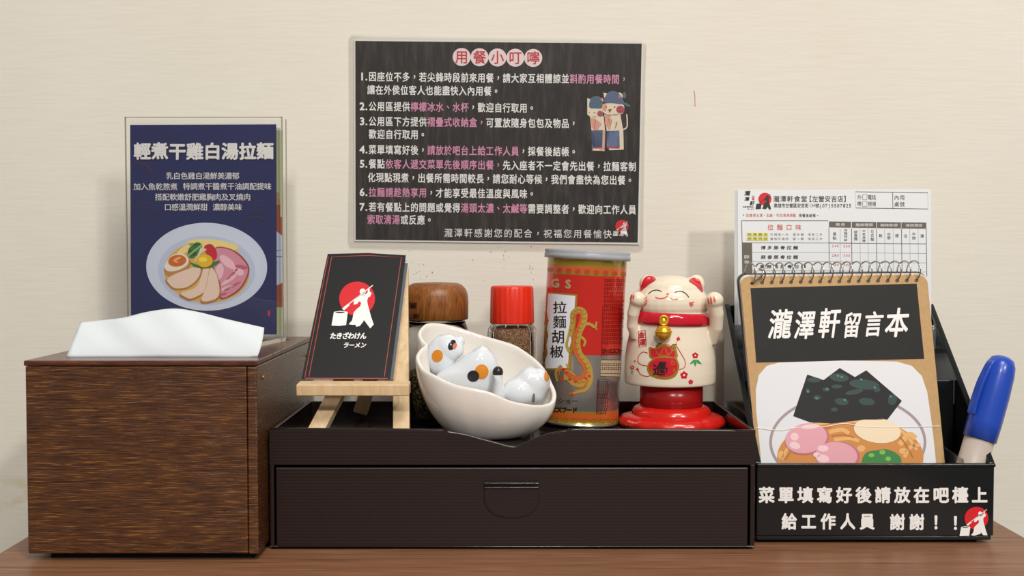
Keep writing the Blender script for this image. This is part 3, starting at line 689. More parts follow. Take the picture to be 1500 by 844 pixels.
def red_jar():
    Y = .776; cx = WX(750, Y); t = thing('spice_shaker', 'slim glass shaker with a bright red ribbed cap behind the white bowl', 'spice jar', (cx, Y, SH))
    r = .0156; zc = WZ(475.5, Y - r); zt = WZ(419, Y)
    V = []; Fc = []; n = 144; pr = [(r * .99, zc), (r, zc + .0006), (r * .965, zt - .0016), (r * .94, zt - .0004), (r * .90, zt)]
    for k, (rr, z) in enumerate(pr):
        for i in range(n):
            a = 2 * PI * i / n; q = rr * (1 + (.012 * math.cos(a * 24) if 0 < k < 3 else 0)); V.append((cx + q * math.cos(a), Y + q * math.sin(a), z))
    for k in range(len(pr) - 1):
        for i in range(n): Fc.append((k * n + i, k * n + (i + 1) % n, (k + 1) * n + (i + 1) % n, (k + 1) * n + i))
    Fc += [tuple(range(n))[::-1], tuple((len(pr) - 1) * n + i for i in range(n))]
    cap = obj('cap', (V, Fc), mat('bright_red_plastic', 'e0311c', .35, sss=.0), t, True)
    rb = .0178
    def octa(rr, z): return [(rr, z)]
    pg = [(.0001, SH), (rb - .002, SH), (rb, SH + .002), (rb, zc - .012), (rb - .0008, zc - .004), (r * .9, zc + .0002), (r * .78, zc - .0002), (rb - .0025, zc - .006), (rb - .0022, SH + .004), (.0001, SH + .003)]
    obj('glass_body', lathe(cx, Y, pg, 10, cap=False), GLASS, t, False)
    obj('ground_spice', lathe(cx, Y, [(.0001, SH + .0035), (rb - .0036, SH + .0045), (rb - .0036, zc - .004), (.0001, zc - .003)], 40, cap=False), speck('red_spice_powder', ['8a6a4a', '9c7a58', '7b4a32', 'b08a66'], 1500), t, True)
red_jar()
# ------------------------------------------------------------------ white bowl and ceramic cats
CER = mat('white_glazed_ceramic', 'e8e2da', .12, coat=.4, sss=.0)
def bowl():
    rim = [(611.6, 485, .75), (621.6, 474, .765), (641, 473, .775), (666, 478, .78), (699.5, 488.5, .783), (726, 496, .78), (757.6, 506.5, .775), (787, 526.5, .765), (801.6, 543.5, .755), (808.5, 558, .745), (815, 574, .73), (812, 587, .718), (799, 593, .71), (779, 593, .70), (749, 587.5, .692), (719, 575, .688), (693, 569, .688), (666, 563.5, .69), (636.5, 550.5, .697), (616.6, 538.5, .71), (608.5, 522, .725), (613, 512, .732), (621, 504, .737), (615, 495, .742)]
    rim = [W(x, y, .677 + (Y - .688) * .066 / .095) for x, y, Y in rim]
    R = [Vector(p) for p in closedcurve([tuple(p) for p in rim], 5)]; n = len(R)
    zb = SH + .0003; cb = Vector((WX(718, .71), .707, zb))
    t = thing('chopstick_rest_bowl', 'white glazed egg-shaped bowl with a pinched wavy rim at the tray front', 'bowl', cb)
    V = []; m = 18; Fc = []
    for j in range(m + 1):
        u = j / m; s = .42 + .58 * (1 - (1 - u) ** 1.75) ** (1 / 1.15)
        s = min(s, 1.0) if j < m else 1.0
        bul = 1 + .02 * math.sin(PI * min(1, u))
        for p in R:
            zz = zb + (p.z - zb) * (u ** 1.25)
            V.append(Vector((cb.x + (p.x - cb.x) * s * bul, cb.y + (p.y - cb.y) * s * bul, zz)))
    for j in range(m):
        for i in range(n): Fc.append((j * n + i, j * n + (i + 1) % n, (j + 1) * n + (i + 1) % n, (j + 1) * n + i))
    k = len(V); V.append(cb); Fc += [(k, (i + 1) % n, i) for i in range(n)]
    o = obj('bowl_shell', (V, Fc), CER, t, True); normals(o)
    s = o.modifiers.new('thick', 'SOLIDIFY'); s.thickness = .0030; s.offset = -1
    sb = o.modifiers.new('round', 'SUBSURF'); sb.levels = 1; sb.render_levels = 1
    return t
bowl()
CATW = mat('cool_white_ceramic', 'dfe4e9', .1, coat=.5)
SPO = cm('orange_glaze', 'd9892b', .15); SPK = cm('black_glaze', '2c2a2c', .12); SPN = cm('salmon_glaze', 'd67a68', .2)
def rest_cats():
    def px(x, y, Y): return W(x, y, Y)
    # one: lying cat, head and flat body
    t = thing('ceramic_cat', 'white ceramic cat with an orange cheek patch lying at the left inside the bowl', 'figurine', px(655, 560, .712))
    hd = obj('head', join(ellipsoid(px(647, 520, .717), (.0104, .0092, .0140), (0, .25, 0)), ellipsoid(px(655, 511, .716), (.0098, .0085, .0100)), ellipsoid(px(673, 501.5, .717), (.0036, .0036, .0042), (0, .4, 0)), ellipsoid(px(664, 512, .715), (.0072, .006, .0066)),
             ellipsoid(px(638, 536, .719), (.0056, .006, .0085), (0, .1, 0))), CATW, t); fuse(hd, .0005, 8); bake(hd); tr = bvh(hd)
    ink('cheek_patch', P(ell(640.7, 521.5, 8, 9, .3, 28)), SPO, t, tr, 2, 2, label='orange patch on the head')
    ink('ear_patch', P(ell(662, 505.5, 5, 8, .45, 24)), SPK, t, tr, 2, 2); ink('ear_inner', P(ell(666, 507, 3, 4.4, .4, 20)), SPN, t, tr, 3, 2)
    t2 = thing('ceramic_cat', 'white ceramic cat body with touching orange and black spots in the middle of the bowl', 'figurine', px(695, 570, .708))
    def hull(pix, Y, th, push=.0):
        """rounded pillow whose outline runs through the photo pixels"""
        out = closedcurve([tuple(px(x, y, Y)) for x, y in pix], 5); n = len(out); c = sum((Vector(p) for p in out), Vector()) / n
        V = []; Fc = []; m = 8
        for sgn in (-1, 1):
            for j in range(m):
                q = PI / 2 * j / m
                for p in out: V.append(c + (Vector(p) - c) * math.cos(q) ** .8 + Vector((0, sgn * th * math.sin(q) ** .9, 0)))
            V.append(c + Vector((0, sgn * th, 0)))
        for h in (0, 1):
            o_ = h * (m * n + 1)
            for j in range(m - 1):
                for i in range(n): Fc.append((o_ + j * n + i, o_ + j * n + (i + 1) % n, o_ + (j + 1) * n + (i + 1) % n, o_ + (j + 1) * n + i))
            Fc += [(o_ + (m - 1) * n + i, o_ + (m - 1) * n + (i + 1) % n, o_ + m * n) for i in range(n)]
        return V, Fc
    bd = obj('body', join(hull([(640, 548), (664, 533), (686, 517), (700, 508), (708, 506), (717, 511), (728, 526), (732, 545), (728, 562), (716, 580), (690, 585), (655, 580), (637, 565)], .7085, .0115), ellipsoid(px(700, 545, .7065), (.012, .010, .012))), CATW, t2); fuse(bd, .0005, 22); bake(bd); tr = bvh(bd)
    ink('back_spot', P(ell(705.5, 544.5, 10, 10.5, 0, 28)), SPO, t2, tr, 2, 2); ink('back_spot', P(ell(693.3, 551, 8.7, 8.2, 0, 28)), SPK, t2, tr, 3, 2)
    # another cat: upright black-tipped tail and rounded haunch
    t3 = thing('ceramic_cat', 'white ceramic cat with a raised black-tipped tail at the right inside the bowl', 'figurine', px(765, 575, .70))
    Yt = .6955
    P1 = [px(733, 592, Yt + .003), px(730, 575, Yt + .001), px(729.5, 560, Yt), px(729.3, 550, Yt), px(729.2, 543, Yt), px(729.2, 539.5, Yt), px(729.2, 537.6, Yt)]
    tail = obj('tail', tube([tuple(q) for q in P1], [.0052, .0040, .0034, .0032, .0027, .0019, .0006], 24), CATW, t3, True)
    obj('tail_tip', ellipsoid(px(729.3, 545.5, Yt), (.00345, .00345, .0039)), SPK, t3, True, label='black tail tip')
    b3 = obj('body', join(hull([(739, 570), (746, 557), (758, 547), (768, 538), (778, 536), (792, 541), (801, 546), (806, 560), (800, 576), (790, 591), (762, 595), (738, 588)], .708, .0115), ellipsoid(px(790, 556, .7045), (.0062, .0065, .0075)), ellipsoid(px(760, 575, .702), (.0115, .0085, .0095))), CATW, t3); fuse(b3, .0005, 14); bake(b3); tr = bvh(b3)
    ink('side_patch', P(ell(801, 549.5, 4, 9, .1, 20)), SPO, t3, tr, 2, 2); ink('closed_eye', P(ell(781.5, 583, 2.0, 7, .05, 16)), cm('grey_glaze', '77777a', .2), t3, tr, 2, 2)
rest_cats()
# ------------------------------------------------------------------ pepper can
def can():
    Y = .764; r = .0277; cx = WX(848, Y); base = Vector((cx + r, Y, SH)); ang = math.radians(2.9)
    t = thing('pepper_can', 'tall red and silver pepper can with a gold dragon and plastic lid, leaning slightly right', 'can', (cx, Y, SH))
    Rm = Matrix.Rotation(ang, 3, 'Y')
    def tilt(d): return [base + Rm @ (Vector(v) - base) for v in d[0]], d[1]
    H = .1195; z0 = SH + .0002
    def zz(py): return z0 + H * (631.5 - py) / (631.5 - 371.5)
    RED = mat('red_can_print', 'cf2a20', .22, metal=.25, coat=.5); SIL = mat('silver_can_metal', 'b9b4ac', .24, metal=.85, coat=.3); OLV = mat('olive_gold_band', '9a8a2c', .25, metal=.35, coat=.5); ORG = mat('orange_can_band', 'c9632c', .25, metal=.2, coat=.5)
    n = 128; rows = [(631, SIL), (627.5, OLV), (620.5, ORG), (610, OLV), (607.5, SIL), (524, RED), (407, OLV), (404, ORG), (394, OLV), (383, None)]
    V = []; Fc = []; mi = []; mats = [SIL, OLV, ORG, RED]
    prof = []
    prof += [(r * .97, zz(631.8), SIL), (r * 1.015, zz(631), SIL), (r * 1.02, zz(628.5), SIL), (r, zz(627.5), OLV)]
    prof += [(r, zz(py), m) for py, m in rows[2:-1]] + [(r, zz(381), SIL), (r * 1.02, zz(380), SIL), (r * 1.02, zz(373), SIL), (r * .9, zz(373), None)]
    # split tall rows so that the walls stay true
    for k, (rr, z, m) in enumerate(prof):
        for i in range(n):
            a = 2 * PI * i / n; V.append((cx + rr * math.cos(a), Y + rr * math.sin(a), z))
    for k in range(len(prof) - 1):
        for i in range(n):
            Fc.append((k * n + i, k * n + (i + 1) % n, (k + 1) * n + (i + 1) % n, (k + 1) * n + i)); m = prof[k][2]
            a = (2 * PI * (i + .5) / n); mi.append(mats.index(m))
    Fc.append(tuple(range(n))[::-1]); mi.append(0)
    Fc.append(tuple((len(prof) - 1) * n + i for i in range(n))); mi.append(0)
    b = obj('can_body', tilt((V, Fc)), None, t, True)
    for m in mats: b.data.materials.append(m)
    b.data.polygons.foreach_set('material_index', mi)
    lz = zz(383.5); lt = zz(370)
    lid = [(r * 1.03, lz), (r * 1.085, lz), (r * 1.085, lz + .003), (r * 1.06, lz + .0036), (r * 1.085, lt - .0012), (r * 1.06, lt - .0002), (r * 1.0, lt), (r * .97, lt - .0012), (.0001, lt - .0014)]
    m, nt, bb = nodes('cloudy_lid_plastic'); bb.inputs['Base Color'].default_value = rgb('c3c7ce'); bb.inputs['Roughness'].default_value = .28; bb.inputs['Transmission Weight'].default_value = .35; bb.inputs['IOR'].default_value = 1.2
    obj('lid', tilt(lathe(cx, Y, lid, 96, cap=False)), m, t, True)
    tr = bvh(b); ML = 5
    GLD = mat('gold_can_ink', 'b08a35', .3, metal=.4); GLL = mat('light_gold_ink', 'cda94e', .3, metal=.4); GOR = cm('orange_gold_ink', 'c4622c', .3); DK = cm('dark_can_ink', '2a1712', .4); RB = cm('darker_red_ink', '8c1a16', .35)
    # ornate bands
    orn = []; orn2 = []
    for k in range(9):
        x = 806 + k * 13.5; y = 395.3 + k * .85
        orn.append(stroke(ell(x, y, 3.4, 3.2, n=10), 1.0, True)); orn.append(stroke(ell(x, y, 1.3, 1.3, n=6), .8, True))
        y = 614.5 + k * .3; orn2.append(stroke(ell(x - 4, y + .5, 3, 2.6, n=10), 1.0, True)); orn2.append(stroke([(x + 1, y - 3), (x + 4, y + 3), (x + 6, y - 3)], .9))
    for o2 in (orn, orn2): ink('band_ornament', join(*o2), mat('band_ornament_red', 'c23a22', .3, metal=.2), t, tr, 1, 4)
    # white name panel with wavy sides
    wp = [(803.5, 430), (843, 433.5), (841.5, 455), (838, 462), (841, 470), (839, 480), (836, 486), (837, 500), (834, 510), (833, 525), (832, 539), (800, 540), (799, 528), (803, 518), (801, 505), (804, 492), (802, 480), (804.5, 470), (801.5, 458)]
    ink('panel_frame', P([(801, 427.5), (846, 431.5), (844, 470), (840, 500), (836, 544), (797, 543), (799, 520), (799, 470)]), GLD, t, tr, 1, ML)
    ink('name_panel', P(wp), mat('white_can_panel', 'dfe1e8', .3), t, tr, 2, ML)
    ink('name_lettering', join(char('拉', 820.5, 450.5, 21, 18.5, .012), char('麵', 820.3, 471.5, 20, 20, .008), char('胡', 818, 493.5, 20, 21, .012), char('椒', 816, 515, 20, 19.5, .012)), DK, t, tr, 3, 4)
    ink('maker_initials', join(char('G', 813.6, 415, 17, 17, .05), char('S', 832.5, 416.3, 17, 17, .05)), mat('pale_gold_ink', 'c3a078', .3, metal=.3), t, tr, 2, 4)
    # gold clouds at the far left edge
    ink('gold_cloud', P(closedcurve([(797, 452), (802, 462), (801, 475), (798, 492), (796, 508), (799, 520), (795, 534), (792, 520), (793, 490), (795, 465)])), GLD, t, tr, 2, ML)
    # dragon: crop of 150x280 px at 3.014
    def D(pts, wd): return aff(stroke(curve(pts, 6), None or [w_ for w_ in taper(len(curve(pts, 6)), wd)]), 780, 360, 3.014)
    def taper(n_, wd): return [wd[0] + (wd[1] - wd[0]) * i / (n_ - 1) for i in range(n_)]
    bodyp = [(165, 400), (178, 340), (180, 300), (205, 282), (228, 300), (222, 345), (205, 380), (195, 430), (205, 480), (235, 520), (245, 560), (225, 600), (190, 600), (165, 575), (140, 570)]
    ink('dragon', join(D(bodyp, (20, 46)), D([(220, 350), (250, 345), (275, 360), (282, 335)], (16, 7)), D([(262, 345), (285, 372)], (7, 5)), D([(205, 395), (232, 420), (225, 445)], (14, 8)), D([(245, 540), (258, 580), (240, 630), (200, 645), (165, 655)], (22, 9)), D([(130, 530), (105, 560), (112, 600)], (16, 8)), D([(160, 540), (150, 520)], (14, 4)), D([(160, 400), (152, 440), (165, 470)], (10, 14))), GLL, t, tr, 4, ML)
    ink('dragon_scales', join(D([(182, 330), (190, 305), (207, 297), (216, 312), (205, 355), (190, 400), (188, 440), (200, 490), (228, 530), (232, 560), (212, 585), (180, 580), (150, 560)], (7, 22)), D([(125, 545), (115, 580)], (8, 4)), D([(245, 590), (225, 625), (185, 640)], (8, 5))), GOR, t, tr, 5, ML)
    sc = []
    for x, y in ((150, 560), (165, 590), (130, 590), (235, 585), (250, 575), (175, 655), (140, 545), (190, 600)): sc.append(aff(P(ell(x, y, 8, 6, .5, 9)), 780, 360, 3.014))
    ink('dragon_mane', join(*sc), INK_R, t, tr, 6, ML)
    sc = []
    for i in range(26):
        x, y = curve(bodyp, 2)[i + 1] if i < 27 else (0, 0); sc.append(aff(stroke([(x - 9, y - 4), (x, y + 4), (x + 9, y - 4)], 2.4), 780, 360, 3.014))
    ink('dragon_scale_lines', join(*sc), mat('brown_gold_ink', '8e5e1f', .4), t, tr, 6, ML)
    # lettering on the silver
    A = join(line('コショー', 812, 842, 587, 10.5, 8.5, bold=.0, slope=.02), line('エスフード', 812, 842, 600, 8.5, 8.5, bold=.05, slope=.02))
    A = join(A, line('ジーエスフード', 884, 915, 513.8, 6, 7.5, bold=.04))
    ink('maker_lettering', A, DK, t, tr, 3, 4)
    ink('side_label', P([(880.5, 527), (913, 527.5), (911, 552), (879.5, 551)]), cm('beige_can_ink', 'b3a184', .35), t, tr, 1, ML)
    fr_ = [stroke([(883, 449), (915, 452)], .6), stroke([(883, 449), (881, 523)], .6), stroke([(880.5, 527), (913, 527.5)], .8), stroke([(880, 547), (911, 547.5)], .8), stroke([(879, 551), (910, 552)], .6), stroke([(876.5, 555), (874.5, 605)], .6), stroke([(876.5, 555), (892, 556)], .6), stroke([(875.5, 577), (890.5, 578)], .6), stroke([(875, 582), (890, 583)], .6)]
    rnd = random.Random(3)
    for y in list(range(411, 448, 6)) + list(range(454, 508, 6)) + [518] + [534, 540] + list(range(560, 606, 5)):
        x0 = 885.5 - (y - 411) * .035; x1 = x0 + (28 if y < 553 else 12); x = x0 - (6 if y > 553 else 0)
        x1 = x1 - (2 if y > 553 else 0)
        while x < x1:
            l = rnd.uniform(1.2, 3.0); hh = rnd.uniform(1.2, 1.6)
            fr_ += [stroke([(x, y - hh), (x + l, y - hh)], .55), stroke([(x, y + hh), (x + l, y + hh)], .55), stroke([(x + l / 2, y - hh - .6), (x + l / 2, y + hh + .5)], .55)]; x += l + .9
    ink('fine_print', join(*fr_), mat('dark_red_fine_print', '5e1712', .4), t, tr, 3, 6)
    lf = [stroke([(804, 444), (801, 470)], 1)]
can()
# ------------------------------------------------------------------ lucky cat
def lucky_cat():
    Y = .755; k = Y / F / 1.0; cx = WX(982, Y)
    t = thing('lucky_cat_figurine', 'cream lucky cat figurine with both paws raised, red collar and a red round pedestal', 'figurine', (cx, Y, SH))
    zf = lambda py: WZ(py, Y)
    g = lambda p: p * k
    BODY = mat('cream_glazed_plastic', 'eadcc6', .22, coat=.3, sss=.0)
    pr = [(.0001, zf(561)), (g(60), zf(561)), (g(65.5), zf(561.5)), (g(66.5), zf(558)), (g(67), zf(545)), (g(66.2), zf(525)), (g(63.5), zf(505)), (g(60), zf(488)), (g(57.5), zf(474)), (g(55), zf(462)), (g(50), zf(452)), (.0001, zf(446))]
    sh = [lathe(cx, Y, pr, 64, .86, cap=False)]
    def E(px_, py, dy, rx, ry, rz, rot=(0, 0, 0)): return ellipsoid((WX(px_, Y), Y + dy, zf(py)), (g(rx), g(ry), g(rz)), rot)
    sh += [E(982, 444, 0, 56.5, 48, 37), E(983, 425, 0, 46, 40, 22)]
    for x, r_ in ((950, -.35), (1018, .35)): sh.append(E(x, 418, -.001, 13.5, 9, 16, (0, r_, 0)))
    # arms
    sh.append(tube([(WX(929, Y), Y - .010, zf(492)), (WX(923.5, Y), Y - .013, zf(475)), (WX(924, Y), Y - .016, zf(458)), (WX(928, Y), Y - .018, zf(440))], [g(8), g(8.5), g(9), g(9.5)], 16))
    sh.append(E(929.5, 437, -.019, 11.5, 12, 11.5))
    sh.append(tube([(WX(1040, Y), Y - .008, zf(500)), (WX(1044, Y), Y - .013, zf(478)), (WX(1043, Y), Y - .016, zf(458)), (WX(1039, Y), Y - .018, zf(441))], [g(8), g(10), g(11), g(11)], 16))
    sh.append(E(1039, 438, -.019, 13, 12, 12))
    b = obj('body', join(*sh), BODY, t); fuse(b, .0006, 5); bake(b)
    # body lettering and paint
    tr = bvh(b); ML = 4
    ox, oy, s = 890, 390, 3.378
    def a(*ps): return aff(P(*ps), ox, oy, s)
    def st(pts, wd, cl=False): return aff(stroke(curve(pts, 6) if not cl else pts, wd, cl), ox, oy, s)
    RD = cm('red_figurine_paint', 'cc1f2e', .25); RL = cm('coral_figurine_paint', 'd8604c', .3); KL = cm('dark_figurine_paint', '3a322c', .4); GN = cm('green_figurine_paint', '2f9a50', .35); GD = mat('gold_figurine_paint', 'b5892c', .3, metal=.4)
    ink('ear_inner', a(closedcurve([(166, 122), (170, 85), (185, 58), (208, 48), (240, 66), (205, 92)])), RD, t, tr, 2, 3)
    ink('ear_inner', a(closedcurve([(402, 74), (425, 58), (450, 65), (465, 95), (469, 130), (435, 98)])), RD, t, tr, 2, 3)
    ink('eye_line', join(st([(203, 138), (220, 124), (245, 119), (268, 126)], 4.2), st([(333, 130), (360, 124), (385, 135), (402, 155)], 4.2)), KL, t, tr, 2, 3)
    ink('mouth', join(st([(237, 154), (255, 160), (280, 158), (300, 146)], 5), st([(308, 156), (325, 164), (348, 163)], 5), a(ell(298, 138, 7, 4))), RL, t, tr, 2, 3)
    ink('whiskers', join(*[st(p, [2.5 + 4 * math.sin(PI * i / 6) for i in range(7)]) for p in ([(180, 164), (197, 152)], [(182, 180), (199, 165)], [(186, 194), (197, 176)], [(403, 185), (428, 178)], [(405, 178), (424, 194)], [(404, 182), (416, 202)])]), RL, t, tr, 2, 3)
    ink('claws', join(*[st(p, [2 + 7 * math.sin(PI * (i + .3) / 7) for i in range(7)]) for p in ([(106, 160), (112, 135)], [(117, 163), (121, 138)], [(128, 163), (131, 142)], [(497, 158), (503, 186)], [(510, 152), (516, 186)], [(526, 150), (532, 178)])]), RL, t, tr, 2, 3)
    ink('seal_stamp', join(aff(stroke([(152, 322), (187, 317), (193, 395), (158, 400)], 4, True), ox, oy, s), aff(join(char('金', 170, 340, 32, 32, .02), char('運', 174, 376, 32, 34, .02)), ox, oy, s)), RD, t, tr, 2, 3)
    bag = closedcurve([(222, 462), (245, 448), (330, 448), (348, 470), (354, 505), (335, 545), (295, 560), (250, 556), (212, 540), (196, 508), (204, 478)])
    ink('money_bag', a(bag, closedcurve([(222, 460), (206, 425), (208, 400), (235, 405), (280, 385), (330, 400), (345, 430), (335, 455)])), GD, t, tr, 2, ML)
    ink('money_bag', a(closedcurve([(225, 468), (248, 456), (325, 456), (340, 475), (345, 505), (325, 535), (290, 548), (252, 545), (222, 530), (206, 505), (210, 482)]), closedcurve([(226, 452), (214, 425), (218, 408), (240, 412), (280, 395), (320, 408), (334, 432), (326, 450), (280, 440)])), RD, t, tr, 3, ML)
    ink('gold_coins', join(a(ell(255, 395, 16, 12, -.4), ell(328, 402, 20, 12, -.9)), st([(240, 420), (260, 440), (280, 400), (300, 438), (322, 415)], 4), aff(stroke(ell(322, 480, 9, 8, n=10), 4, True), ox, oy, s), st([(215, 500), (225, 530), (250, 545)], 4), st([(330, 505), (325, 520), (335, 515)], 4)), GD, t, tr, 4, ML)
    ink('coin_lines', join(st([(248, 398), (262, 392)], 3), st([(320, 398), (328, 410)], 3), st([(326, 392), (336, 404)], 3), st([(240, 402), (250, 386), (268, 384)], 3), st([(312, 410), (322, 388), (342, 388)], 3)), KL, t, tr, 5, ML)
    ink('fortune_character', aff(join(char('進', 255, 512, 62, 60, .02), char('寶', 272, 490, 42, 42, .015), char('財', 282, 514, 38, 34, .015)), ox, oy, s), INK_K, t, tr, 5, ML)
    ink('cord_line', join(st([(200, 430), (175, 425), (155, 445), (153, 475), (175, 490), (196, 492)], 3.4), st([(150, 512), (165, 535), (195, 545), (215, 540)], 3.4), st([(340, 395), (365, 435), (383, 470), (380, 500), (355, 512)], 3.4), st([(336, 390), (348, 360)], 2.5)), RD, t, tr, 2, ML)
    def flower(x, y, r_): return a(*[ell(x + r_ * .62 * math.cos(q), y + r_ * .62 * math.sin(q), r_ * .5, n=10) for q in [2 * PI * i / 5 - PI / 2 for i in range(5)]])
    for fl_ in ((433, 442, 14), (378, 539, 17), (411, 573, 11), (123, 502, 10)): ink('flower', flower(*fl_), RD, t, tr, 2, ML)
    ink('cord_tips', join(a([(340, 358), (352, 347), (360, 364), (345, 370)], [(140, 512), (150, 500), (158, 518)], ell(136, 470, 4))), RD, t, tr, 2, ML)
    ink('flower_centre', a(ell(433, 442, 4), ell(378, 539, 5), ell(123, 502, 3)), cm('flower_white', 'f4e8dc'), t, tr, 3, ML)
    ink('leaves', a([(405, 484), (425, 462), (434, 464), (422, 480)], [(433, 462), (440, 480), (433, 497), (426, 480)], [(434, 463), (448, 464), (466, 485), (445, 480)], [(114, 530), (122, 518), (126, 522)], [(124, 518), (134, 524), (128, 524)], [(122, 520), (126, 538), (120, 530)]), GN, t, tr, 2, ML)
    # collar
    cr_ = [(g(54), zf(475)), (g(58.5), zf(474)), (g(60), zf(470)), (g(59.5), zf(463)), (g(58), zf(459)), (g(54), zf(456.5))]
    tl = math.radians(2.2); Rm = Matrix.Rotation(tl, 3, 'Y'); cc = Vector((cx, Y, zf(466)))
    d = lathe(cx, Y, cr_, 72, .9, cap=False); d = ([cc + Rm @ (Vector(v) - cc) for v in d[0]], d[1])
    obj('collar', d, mat('glossy_red_collar', 'c8182b', .12, coat=.5), t, True)
    G = mat('gold_bell_metal', 'e0a832', .3, metal=.55)
    bx = WX(973.5, Y - .033); by = Y - .0285
    bl = obj('bell', join(ellipsoid((bx, by, WZ(487.5, by)), (.0054, .0046, .0052)), lathe(bx, by, [(.0050, WZ(487.5, by)), (.0058, WZ(487.0, by)), (.0058, WZ(485.2, by)), (.0050, WZ(484.6, by))], 32, .85, cap=False)), G, t, True)
    obj('bell_loop', join(ellipsoid((bx, by + .0002, WZ(472.5, by)), (.0026, .0022, .0040)), tube([(bx + .0026 * math.cos(q), by - .0012, WZ(469.5, by) + .0030 * math.sin(q)) for q in [2 * PI * i / 16 for i in range(16)]], .0009, 8, True)), G, t, True)
    # pedestal
    RP = mat('red_pedestal_plastic', 'd12018', .22, coat=.3); RT = mat('deep_red_column', 'a51c1c', .25)
    obj('column', lathe(WX(984, Y), Y, [(g(46), zf(600)), (g(46), zf(560.8))], 64), RT, t, True)
    obj('upper_step', lathe(WX(984.5, Y), Y, [(g(50), zf(618)), (g(58), zf(616)), (g(58.5), zf(606)), (g(57), zf(600)), (g(54), zf(596)), (g(48), zf(593.5)), (g(40), zf(593))], 72), RP, t, True)
    V = []; Fc = []; n = 120; pf = [(60, SH), (74, SH + .0002), (77, SH + .002), (76.5, SH + .0045), (71, SH + .0072), (62, SH + .0085), (50, SH + .009)]
    for j, (rr, z) in enumerate(pf):
        for i in range(n):
            q = 2 * PI * i / n; lob = 1 + .02 * abs(math.sin(q * 6)) * (1 if 0 < j < 5 else 0) + .012 * math.sin(q * 17 + j) * (j in (3, 4)); V.append((WX(985, Y) + g(rr) * lob * math.cos(q), Y + g(rr) * lob * .93 * math.sin(q), z))
    for j in range(len(pf) - 1):
        for i in range(n): Fc.append((j * n + i, j * n + (i + 1) % n, (j + 1) * n + (i + 1) % n, (j + 1) * n + i))
    Fc += [tuple(range(n))[::-1], tuple((len(pf) - 1) * n + i for i in range(n))]
    obj('cushion_base', (V, Fc), RP, t, True)
lucky_cat()
# ------------------------------------------------------------------ menu holder
HX0, HX1, HY0, HY1 = .1542, .3040, .6835, .789
def holder():
    t = thing('menu_holder', 'black plastic menu holder with sloping sides and a lettered front strip', 'holder', ((HX0 + HX1) / 2, .735, TZ))
    zf = WZ(681, HY0); zb = WZ(447, HY1); th = .0024; z0 = TZ + .0022
    fp = obj('front_panel', box(HX0, HX1, HY0, HY0 + th, z0 + .0028, zf), BLK, t); bevel(fp, .0008)
    bevel(obj('front_rim', box(HX0, HX1 + .0006, HY0 - .0007, HY0 + th + .0004, zf - .0015, zf + .0008), BLK, t), .0007)
    bevel(obj('plinth', box(HX0 + .0005, HX1 - .0012, HY0 + .0008, HY1 - .003, z0, z0 + .0027), BLK, t), .0006)
    obj('foot', box(HX0 + .006, HX1 - .009, HY0 + .004, HY1 - .01, TZ, z0), mat('black_rubber', '080808', .9), t)
    for x in (HX0, HX1 - th):
        pr = [(x, HY0 + th, z0 + .0028), (x, HY0 + th, zf), (x, HY1 - .001, zb), (x, HY1 + .0032, zb), (x, HY1 + .0032, z0 + .0028)]
        bevel(obj('side_panel', prism(pr, (th, 0, 0)), BLK, t), .0007)
        bevel(obj('side_rim', prism([(x - .0006, HY0 + .001, zf - .001), (x - .0006, HY0 + .001, zf + .0012), (x - .0006, HY1 - .0005, zb + .001), (x - .0006, HY1 + .002, zb - .001)], (th + .0012, 0, 0)), BLK, t), .0005)
    bevel(obj('back_panel', box(HX0 + th, HX1 - th, HY1, HY1 + .0024, z0 + .0028, zb), BLK, t), .0006)
    Yd = .7415
    bevel(obj('divider', box(HX0 + th, HX1 - th - .0005, Yd, Yd + .002, z0 + .0028, WZ(557, Yd)), BLK, t), .0005)
    bevel(obj('divider_tab', box(HX1 - th - .010, HX1 - th - .0005, Yd + .012, Yd + .014, z0 + .0028, WZ(592, Yd + .012)), BLK, t), .0005)
    AC = film('clear_divider_plastic', 'eeeef0', .12, .05, 1.6, 0, 'cfcfd4')
    a = W(1381, 655, .728); b_ = W(1409, 673, .690)
    obj('clear_divider', prism([a, b_, Vector((b_.x, b_.y, z0 + .01)), Vector((a.x, a.y, z0 + .01))], (.0012, 0, 0)), AC, t)
    obj('clear_divider', box(WX(1408, .69), HX1 - th - .006, .6895, .6907, z0 + .01, zf - .004), AC, t)
    tp = film('clear_tape', 'e6e9ec', .26, .12, 4.0, 1.5, 'c9ced4', 60, (3, 1, 9))
    Yt = HY1 - .014
    zt0, zt1 = WZ(511, Yt), WZ(476, Yt)
    obj('clear_tape', box(HX0 + th + .0003, HX1 - th - .0003, Yt - .0002, Yt, zt0, zt1), tp, t, label='strip of clear tape across the back pocket')
    tr = bvh(fp)
    ink('label_strip', P([(1114.5, 697), (1456, 700), (1453, 787.5), (1114.5, 786.5)]), mat('dark_brown_label', '241a19', .22), t, tr, 1)
    k = 2.452
    L_ = join(line('菜單填寫好後請放在吧檯上', 105, 870, 552, 58, 60, bold=.034), line('給工作人員', 186, 466, 647, 55, 60, bold=.034), line('謝謝', 574, 644, 649, 55, 60, bold=.034), char('！', 713, 650, 60, 62, .03), char('！', 783, 652, 60, 62, .03))
    ink('strip_lettering', aff(L_, 1080, 500, k), INK_W, t, tr, 2)
    emblem(t, tr, 1394.8, 733.9, 9.8, INK_W, INK_R, INK_K, 3)
    return t
holder()
